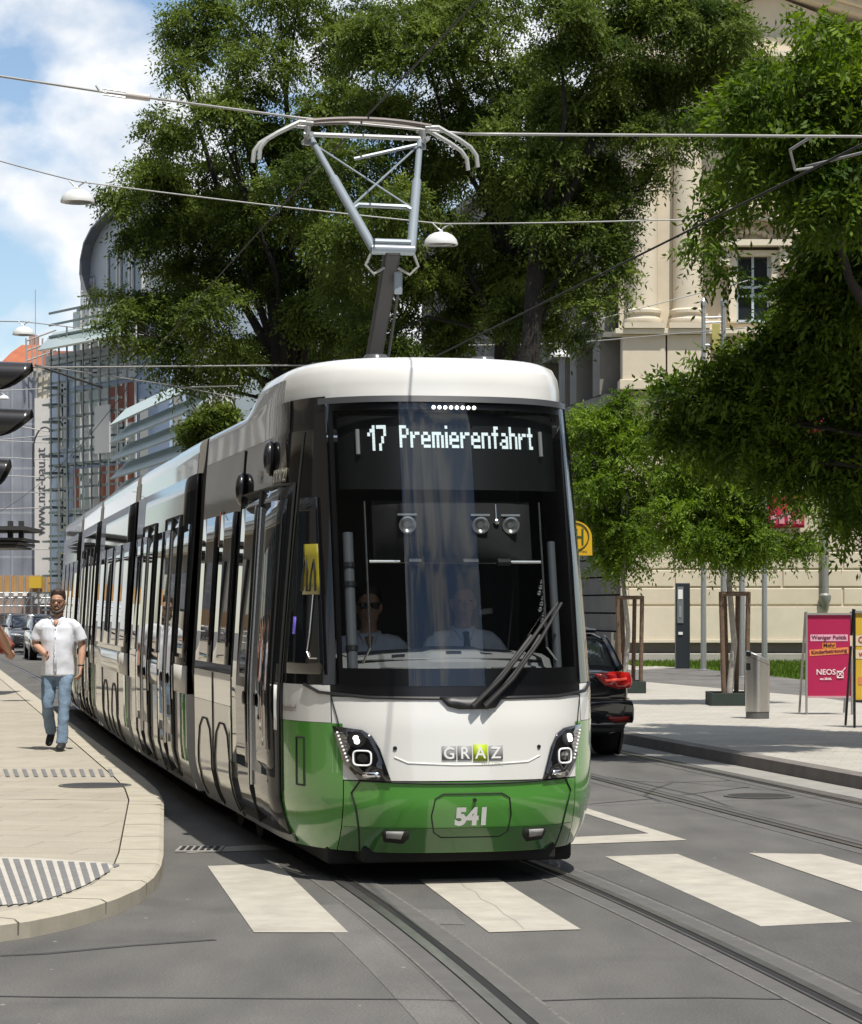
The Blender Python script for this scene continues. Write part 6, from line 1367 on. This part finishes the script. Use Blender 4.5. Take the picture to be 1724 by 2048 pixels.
# poster stands
def poster(Y, pxl, pxr, pyt, pyb, leg, col, lab, rows, dark=False):
    xl, xr = gy(pxl, Y), gy(pxr, Y); zt, zb = W(0, pyt, Y).z, W(0, pyb, Y).z; t = thing('poster_stand', lab, 'poster stand', ((xl+xr)/2, Y, .12))
    fm = M('stand_grey', (.36, .35, .34), .45, .5)
    for i, x in enumerate((xl, xr)):
        for yy in (0, .75):
            mm = BLACK if dark else fm
            m = MB(); m.tube([(x, Y+yy*1.0, .12), (x, Y+yy*.12+.01, zt+.05)], .018, 8); m.build('leg', mm, t)
    for yy, dd in ((0, -1),):
        m = MB(); m.box((xl+.015, Y+.02, zb), (xr-.015, Y+.04, zt)); p = m.build('board', col, t)
        m = MB(); m.box((xl, Y-.005, zt), (xr, Y+.045, zt+.03)); m.build('top_rail', fm, t); m = MB(); m.box((xl, Y-.005, zb-.03), (xr, Y+.045, zb)); m.build('bottom_rail', M('rail_pink', (.5, .3, .33), .5) if not dark else BLACK, t)
    w_ = xr-xl; h_ = zt-zb
    for (tx, cx_, cy_, size, mat, bgm, bw, bh, tilt) in rows:
        X = xl+w_*cx_; Z = zb+h_*cy_; ca, sa = math.cos(tilt), math.sin(tilt)
        fm_ = lambda x, y, X=X, Z=Z, ca=ca, sa=sa: Vector((X+x*ca-y*sa, Y+.010, Z+x*sa+y*ca))
        par = p
        if bgm:
            q = MB(); q.add([fm_(a, b) for a, b in ((-bw/2, -bh*.28), (bw/2, -bh*.28), (bw/2, bh*.72), (-bw/2, bh*.72))], [(0, 1, 2, 3)]); q.v = [(v[0], v[1]+.005, v[2]) for v in q.v]; par = q.build('text_strip', bgm, p, fix=False)
        if tx: lettering('poster_text', tx, size, fm_, mat, par, bold=.002)
    return t, xl, xr, zb, zt
MAG = M('magenta_poster', (.40, .010, .075), .45, 0, (1.2, .12)); PINK = M('poster_pink', (.75, .38, .50), .5); ORG_ = M('poster_orange', (.72, .24, .08), .5); PTX = M('poster_dark_text', (.10, .01, .03), .5); PWH = M('poster_white', (.78, .66, .68), .5)
Yp = 38.9
t, xl, xr, zb, zt = poster(Yp, 1613, 1704, 1230, 1392, 0, MAG, 'magenta election poster on a metal stand beside the steel bin', [
    ('Weniger Politik', .5, .70, .082, PTX, PINK, .56, .10, 0), ('Mehr', .5, .605, .082, PTX, M('poster_ochre', (.62, .25, .03), .5), .20, .085, 0), ('Kinderbetreuung', .5, .53, .078, PTX, ORG_, .585, .095, .07),
    ('NEOS', .43, .265, .115, PWH, None, 0, 0, 0), ('am 28.06.', .43, .20, .045, PWH, None, 0, 0, 0)])
px_, pz_ = xl+(xr-xl)*.74, zb+(zt-zb)*.27; m = MB()
for a, b in (((-.045, -.055), (.045, .045)), ((-.045, .05), (.045, -.05)), ((.0, .0), (.085, .10)), ((-.045, -.055), (-.045, .04)), ((.045, -.055), (.045, .03)), ((-.045, -.055), (.045, -.055)), ((-.045, .04), (.04, .04))):
    m.tube([(px_+a[0], Yp+.012, pz_+a[1]), (px_+b[0], Yp+.012, pz_+b[1])], .007, 6)
m.build('ballot_mark', PWH, [o for o in bpy.data.objects if o.parent == t and o.name.startswith('board')][0])
YEL = M('yellow_poster', (.66, .42, .035), .5, 0, (1.5, .1)); PY2 = M('poster_pale', (.75, .62, .45), .5)
poster(34.6, 1709, 1810, 1226, 1400, 0, YEL, 'yellow poster on a black stand, cut off by the right edge', [('Graz', .25, .66, .12, M('poster_red_text', (.4, .06, .02), .5), PY2, .45, .14, .04), ('wählt', .25, .50, .10, M('poster_red_text', (.4, .06, .02), .5), PY2, .4, .12, -.03), ('', .3, .2, .1, PY2, M('poster_orange', (.72, .24, .08), .5), .3, .10, 0)], dark=True)
# tram stop sign
Ys = 36.; cS = W(1150, 1076, Ys); rS = .235
t = thing('tram_stop_sign', 'yellow tram stop sign on a pole behind the tram', 'stop sign', (cS.x, Ys, .12)); SY = M('sign_yellow', (.72, .42, .015), .4); SG = M('sign_dark_green', (.05, .09, .02), .5)
m = MB(); m.tube([(gy(1156, Ys), Ys+.06, .12), (gy(1156, Ys), Ys+.06, cS.z+.1)], .030, 10); m.build('pole', STEEL, t, smooth=True)
out = [(-.27, -.24), (.24, -.24), (.235, -.05)]+[(.235*math.cos(a), .235*math.sin(a)) for a in [PI*k/18 for k in range(19)]]+[(-.235, -.05)]
m = MB(); m.prism([(cS.x+x, Ys, cS.z+z) for x, z in out], (0, .025, 0)); pl_ = m.build('plate', SY, t)
m = MB(); m.tube([(cS.x+.19*math.cos(a), Ys-.004, cS.z+.02+.19*math.sin(a)) for a in [2*PI*k/32 for k in range(33)]], .009, 6)
for x in (-.10, .0, .015, .11):
    pass
for x in (-.105, -.02, .02, .105): m.box((cS.x+x-.013, Ys-.008, cS.z-.09), (cS.x+x+.013, Ys-.001, cS.z+.13))
for a, b in ((-.105, -.02), (.02, .105)): m.box((cS.x+a+.0131, Ys-.008, cS.z+.005), (cS.x+b-.0131, Ys-.001, cS.z+.028))
m.build('stop_symbol', SG, pl_)
lettering('stop_name', 'Kaiser-Josef-Platz', .062, lambda x, y: Vector((cS.x-.02+x*.86, Ys-.003, cS.z-.205+y)), SG, pl_)
# flag masts
for i, (px, pt_, pb) in enumerate(((1407, 640, 1336), (1447, 1000, 1352), (1484, 1000, 1356), (1529, 1000, 1340))):
    Ym = F*(H-.12)/(pb-HYP); Ym = min(Ym, 66); x = gy(px, Ym); ztop_ = W(0, 612, Ym).z if i < 2 else W(0, 700, Ym).z
    t = thing('flag_mast', ['slim steel mast left of the staked tree, carrying cross pipes', 'slim steel mast left of the planter trunk, with pipes to its neighbour', 'slim steel mast right of the planter trunk', 'slim steel mast rightmost, behind the litter bin'][i], 'mast', (x, Ym, .12), 0, 'steel masts on the lawn edge')
    m = MB(); m.tube([(x, Ym, .12), (x, Ym, 4), (x, Ym, ztop_)], [.075, .065, .055], 12); m.build('pole', STEEL, t, smooth=True)
    m = MB(); m.lathe([(.075, 0), (.075, .12), (.03, .2)], (x, Ym, ztop_), 12); m.build('cap', STEEL, t); m = MB(); m.lathe([(.16, 0), (.16, .03), (.08, .04)], (x, Ym, .12), 12); m.build('foot', STEEL, t)
    if i == 0:
        m = MB()
        for py in (635, 645, 690): a = W(1407, py, Ym); b = W(1447, py-1, Ym); m.tube([a, b], .03, 8)
        m.build('cross_pipes', STEEL, t)

# traffic signal at the left rim: only its visors reach into the picture
Yt = 20.2; TS = M('signal_black', (.02, .02, .021), .35, 0, None, None, coat=.3); xs = gy(-10, Yt)
t = thing('traffic_light', 'black traffic light at the left rim, seen from the side with its long visors', 'traffic light', (xs-.20, Yt, .10))
m = MB(); m.tube([(xs-.34, Yt+.05, .10), (xs-.34, Yt+.05, 4.1)], .06, 12); m.build('pole', M('signal_pole', (.25, .26, .26), .5, .4), t, smooth=True)
zz = [W(0, py, Yt).z for py in (752, 845, 945)]
m = MB(); m.box((xs-.24, Yt-.15, zz[2]-.2), (xs+.0, Yt+.15, zz[0]+.2)); m.build('housing', TS, t, bevel=.03)
for i, z in enumerate(zz):
    ln = (.285, .285, .115)[i]; m = MB(); n = 18; rr = .115
    rings = []
    for j in range(7):
        x = xs+.001+ln*j/6; lowcut = -1.05+1.05*(j/6)**1.1
        arc = [PI/2+(-1+2*k/n)*(PI-.55*(1 if True else 0)) for k in range(n+1)]
        arc = [PI/2+(-1+2*k/n)*(2.75-1.75*(j/6)**1.3) for k in range(n+1)]
        rings.append([Vector((x, Yt+rr*math.cos(a), z+rr*math.sin(a)-.012*j/6)) for a in arc])
    m.loft(rings, False, False); o = m.build('visor', M('visor_metal', (.05, .05, .052), .24, .5), t, smooth='all'); o.modifiers.new('t', 'SOLIDIFY').thickness = .006
    m = MB(); m.lathe([(.10, 0), (.08, .02), (.0, .03)], (xs+.001, Yt, z), 18, axis=(1, 0, 0)); m.build('lens', M('lens_%d' % i, ((.12, .01, .01), (.14, .08, .01), (.01, .10, .05))[i], .15), t, smooth=True)
# slatted shelter roof at the left rim
Yr = 47.; t = thing('tram_shelter', 'dark slatted shelter roof edge at the left rim below the signal', 'shelter', (gy(-40, Yr), Yr, .1))
for i, (xa, xb, ya, yb_) in enumerate(((-160, 48, 1052, 1060), (-160, 43, 1075, 1080), (-160, 33, 1083, 1088), (-160, 26, 1090, 1095))):
    m = MB(); a = W(xa, ya, Yr); b = W(xb, yb_, Yr); m.box((a.x, Yr+.1*i, b.z), (b.x, Yr+2.2, a.z)); m.build('slat', DARKSTEEL, t)
for i, px in enumerate((6, 28)):
    m = MB(); a = W(px, 1040, Yr); b = W(px+10, 1076, Yr); m.box((a.x, Yr+.5, b.z), (b.x, Yr+.6, a.z)); m.build('bracket', DARKSTEEL, t)
for px in (-50, -150):
    m = MB(); a = W(px, 1060, Yr); m.tube([(a.x, Yr+1, .1), (a.x, Yr+1, a.z)], .06, 8); m.build('post', DARKSTEEL, t)

# ================================================================== overhead line and hanging street lamps
WIRE = M('wire_pale', (.36, .36, .35), .5, .4); COPPER = M('contact_wire_copper', (.03, .028, .026), .8, 0); INS = M('insulator', (.55, .50, .46), .4)
def wire(name, lab, pts, r, mat=WIRE, cat='overhead wire', sag=0, group=None):
    P = []
    pts = [Vector(p) for p in pts]
    for a, b in zip(pts, pts[1:]):
        for k in range(10): q = a.lerp(b, k/10); q.z -= sag*4*(k/10)*(1-k/10)*(b-a).length; P.append(q)
    P.append(pts[-1]); m = MB(); m.tube(P, r, 6); o = m.build(name, mat, None, smooth='all'); return tag(o, lab, cat, group)
cwz = 5.355
P1 = [Vector((x, y, cwz)) for x, y in TRACK1[::20]]; wire('contact_wire', 'dark contact wire over the tram track, touching the pantograph', P1, .007, COPPER)
P2 = [Vector((x, y, cwz+.05)) for x, y in TRACK2[::8]]; wire('contact_wire', 'dark contact wire over the right hand track', P2, .011, COPPER)
# cross span at the pantograph: it dips to the contact wire
S = 19.35
pa = W(-160, 128, S+.6); pb = W(200, 183, S+.4); pc = W(300, 196, S+.4); pd_ = W(600, 236, S+.1); pe = W(935, 268, S+.1); pf = W(1725, 273, S+1.5); pg = W(2300, 268, S+2.5)
wire('span_wire', 'pale span wire from the upper left edge to the pantograph', [pa, pb, pc, pd_, pe], .010)
wire('span_wire', 'pale span wire from the pantograph to the right edge', [pe, pf, pg], .012)
t = thing('turnbuckle', 'turnbuckle with insulator in the span wire left of the pantograph', 'wire fitting', pb)
m = MB()
for d in (-.022, .022): m.tube([pb+Vector((0.02, 0, d)), pb.lerp(pc, .55)+Vector((0, 0, d))], .007, 6)
m.build('rods', STEEL, t); m = MB(); m.tube([pb.lerp(pc, .52), pb.lerp(pc, 1.0)], .026, 10); m.build('insulator', INS, t, smooth=True); m = MB(); m.tube([pb+Vector((-.03, 0, .045)), pb, pb+Vector((.05, 0, -.01))], .010, 6); m.build('clamp', STEEL, t)
# registration arm of the right-hand contact wire
ra = W(1620, 274, 21.); rb_ = W(1612, 335, 23.6)
wire('steady_arm', 'bent steady arm from the span wire to the right contact wire', [W(1622, 274, 20.8), W(1580, 300, 21.5), W(1590, 340, 22.5), W(1625, 335, 23.2)], .012)
wire('pull_wire', 'pale pull wire at the right edge running into the leaves', [W(1900, 262, 22), W(1612, 333, 23.5)], .013)
LAMPW = M('lamp_shade_grey', (.62, .63, .62), .35, 0, (8, .05)); LAMPD = M('lamp_glass', (.16, .16, .155), .15)
def hanging_lamp(px, py, Y, dia, lab):
    c = W(px, py, Y); t = thing('hanging_lamp', lab, 'street lamp', c, 0, 'lamps hung over the street'); r = dia/2; k = r/.28
    m = MB(); m.lathe([(r, 0), (r, .025*k), (r*.92, .09*k), (r*.72, .155*k), (r*.42, .20*k), (r*.12, .215*k), (.03*k, .25*k)], c, 26); m.build('lamp_shade', LAMPW, t, smooth=True)
    m = MB(); m.lathe([(r*.30, -.025*k), (r*.70, -.012*k), (r*.88, .0), (r*.9, .012)], c, 24); m.build('glass', LAMPD, t, smooth=True)
    m = MB(); m.tube([c+Vector((-.14*k, 0, .36*k)), c+Vector((-.05*k, 0, .27*k)), c+Vector((0, 0, .245*k)), c+Vector((.05*k, 0, .29*k)), c+Vector((.15*k, 0, .35*k)), c+Vector((.2*k, 0, .30*k))], .014*k, 6); m.build('hanger', STEEL, t)
    return c
l1 = hanging_lamp(155, 405, 42, .55, 'pale hanging lamp at the left against the sky, nearest of all'); l2 = hanging_lamp(882, 490, 41.5, .54, 'pale hanging lamp just right of the pantograph frame')
up = Vector((0, 0, .34))
wire('lamp_span_wire', 'lamp span wire crossing the upper picture behind the pantograph', [W(-200, 278, 43), W(0, 322, 42.5), l1+up, l2+up, W(1320, 440, 41), W(1800, 430, 40.5)], .012, sag=.004)
l3 = hanging_lamp(47, 670, 66, .56, 'pale hanging lamp at the far left above the red roof'); l4 = hanging_lamp(522, 720, 65, .52, 'pale hanging lamp in front of the dark trees left of the cab roof'); l5 = hanging_lamp(1120, 715, 64, .50, 'shaded hanging lamp right of the cab roof before the side wing')
wire('lamp_span_wire', 'second lamp span wire just above the tram roof', [W(-100, 640, 67), l3+up, l4+up, l5+up, W(1345, 668, 63), W(1500, 655, 62)], .015, sag=.003)
for px, py, Y, d, lab in ((246, 908, 105, .52, 'small hanging lamp in front of the sun-shade grid, upper of three'), (275, 942, 108, .45, 'small hanging lamp just above the tram roof line'), (146, 972, 112, .50, 'small hanging lamp low in front of the blue building'), (8, 798, 100, .4, 'small hanging lamp at the left rim between the signal visors')):
    c = hanging_lamp(px, py, Y, d, lab); wire('lamp_span_wire', 'distant span wire carrying the '+lab.split(',')[0], [c+Vector((-14, 0, .9)), c+Vector((0, 0, .33)), c+Vector((14, 0, .9))], .022)
wire('span_wire', 'level span wire in front of the blue building and the trees', [W(60, 735, 58), W(540, 731, 57), W(1000, 731, 56)], .018)
wire('span_wire', 'sloping span wire with a hook left of the cab roof', [W(70, 730, 60), W(360, 773, 58), W(480, 797, 57)], .014)
wire('pull_wire', 'short horizontal pull wire above the second tram section', [W(360, 775, 58), W(475, 772, 55)], .016)
wire('steady_arm', 'dark steady arm in front of the scaffolded building', [W(70, 730, 62), W(205, 775, 63)], .03, DARKSTEEL)
for y0, y1, Y in ((835, 905, 95), (885, 850, 98), (985, 985, 100), (1020, 1008, 103), (1098, 1100, 106)):
    wire('span_wire', 'thin distant span wire in front of the scaffolded building at height %s' % {835: 'of the upper visor', 885: 'of the lower visor', 985: 'of the last lamp', 1020: 'below the last lamp', 1098: 'of the shelter roof'}[y0], [W(-60, y0, Y), W(330, y1, Y)], .022)
wire('span_wire', 'thin wire sagging behind the column bases on the right', [W(1000, 690, 60), W(1345, 600, 60), W(1500, 560, 60)], .012)
t_ = W(90, 960, 96); m = MB(); m.tube([t_+Vector((.45*math.cos(a), 0, .95+1.0*math.sin(a))) for a in [PI*k/14-.2 for k in range(18)]], .03, 6); o = m.build('cable_loop', DARKSTEEL, None, smooth='all'); tag(o, 'dark bent cable loop before the printed scaffold sheet', 'cable')
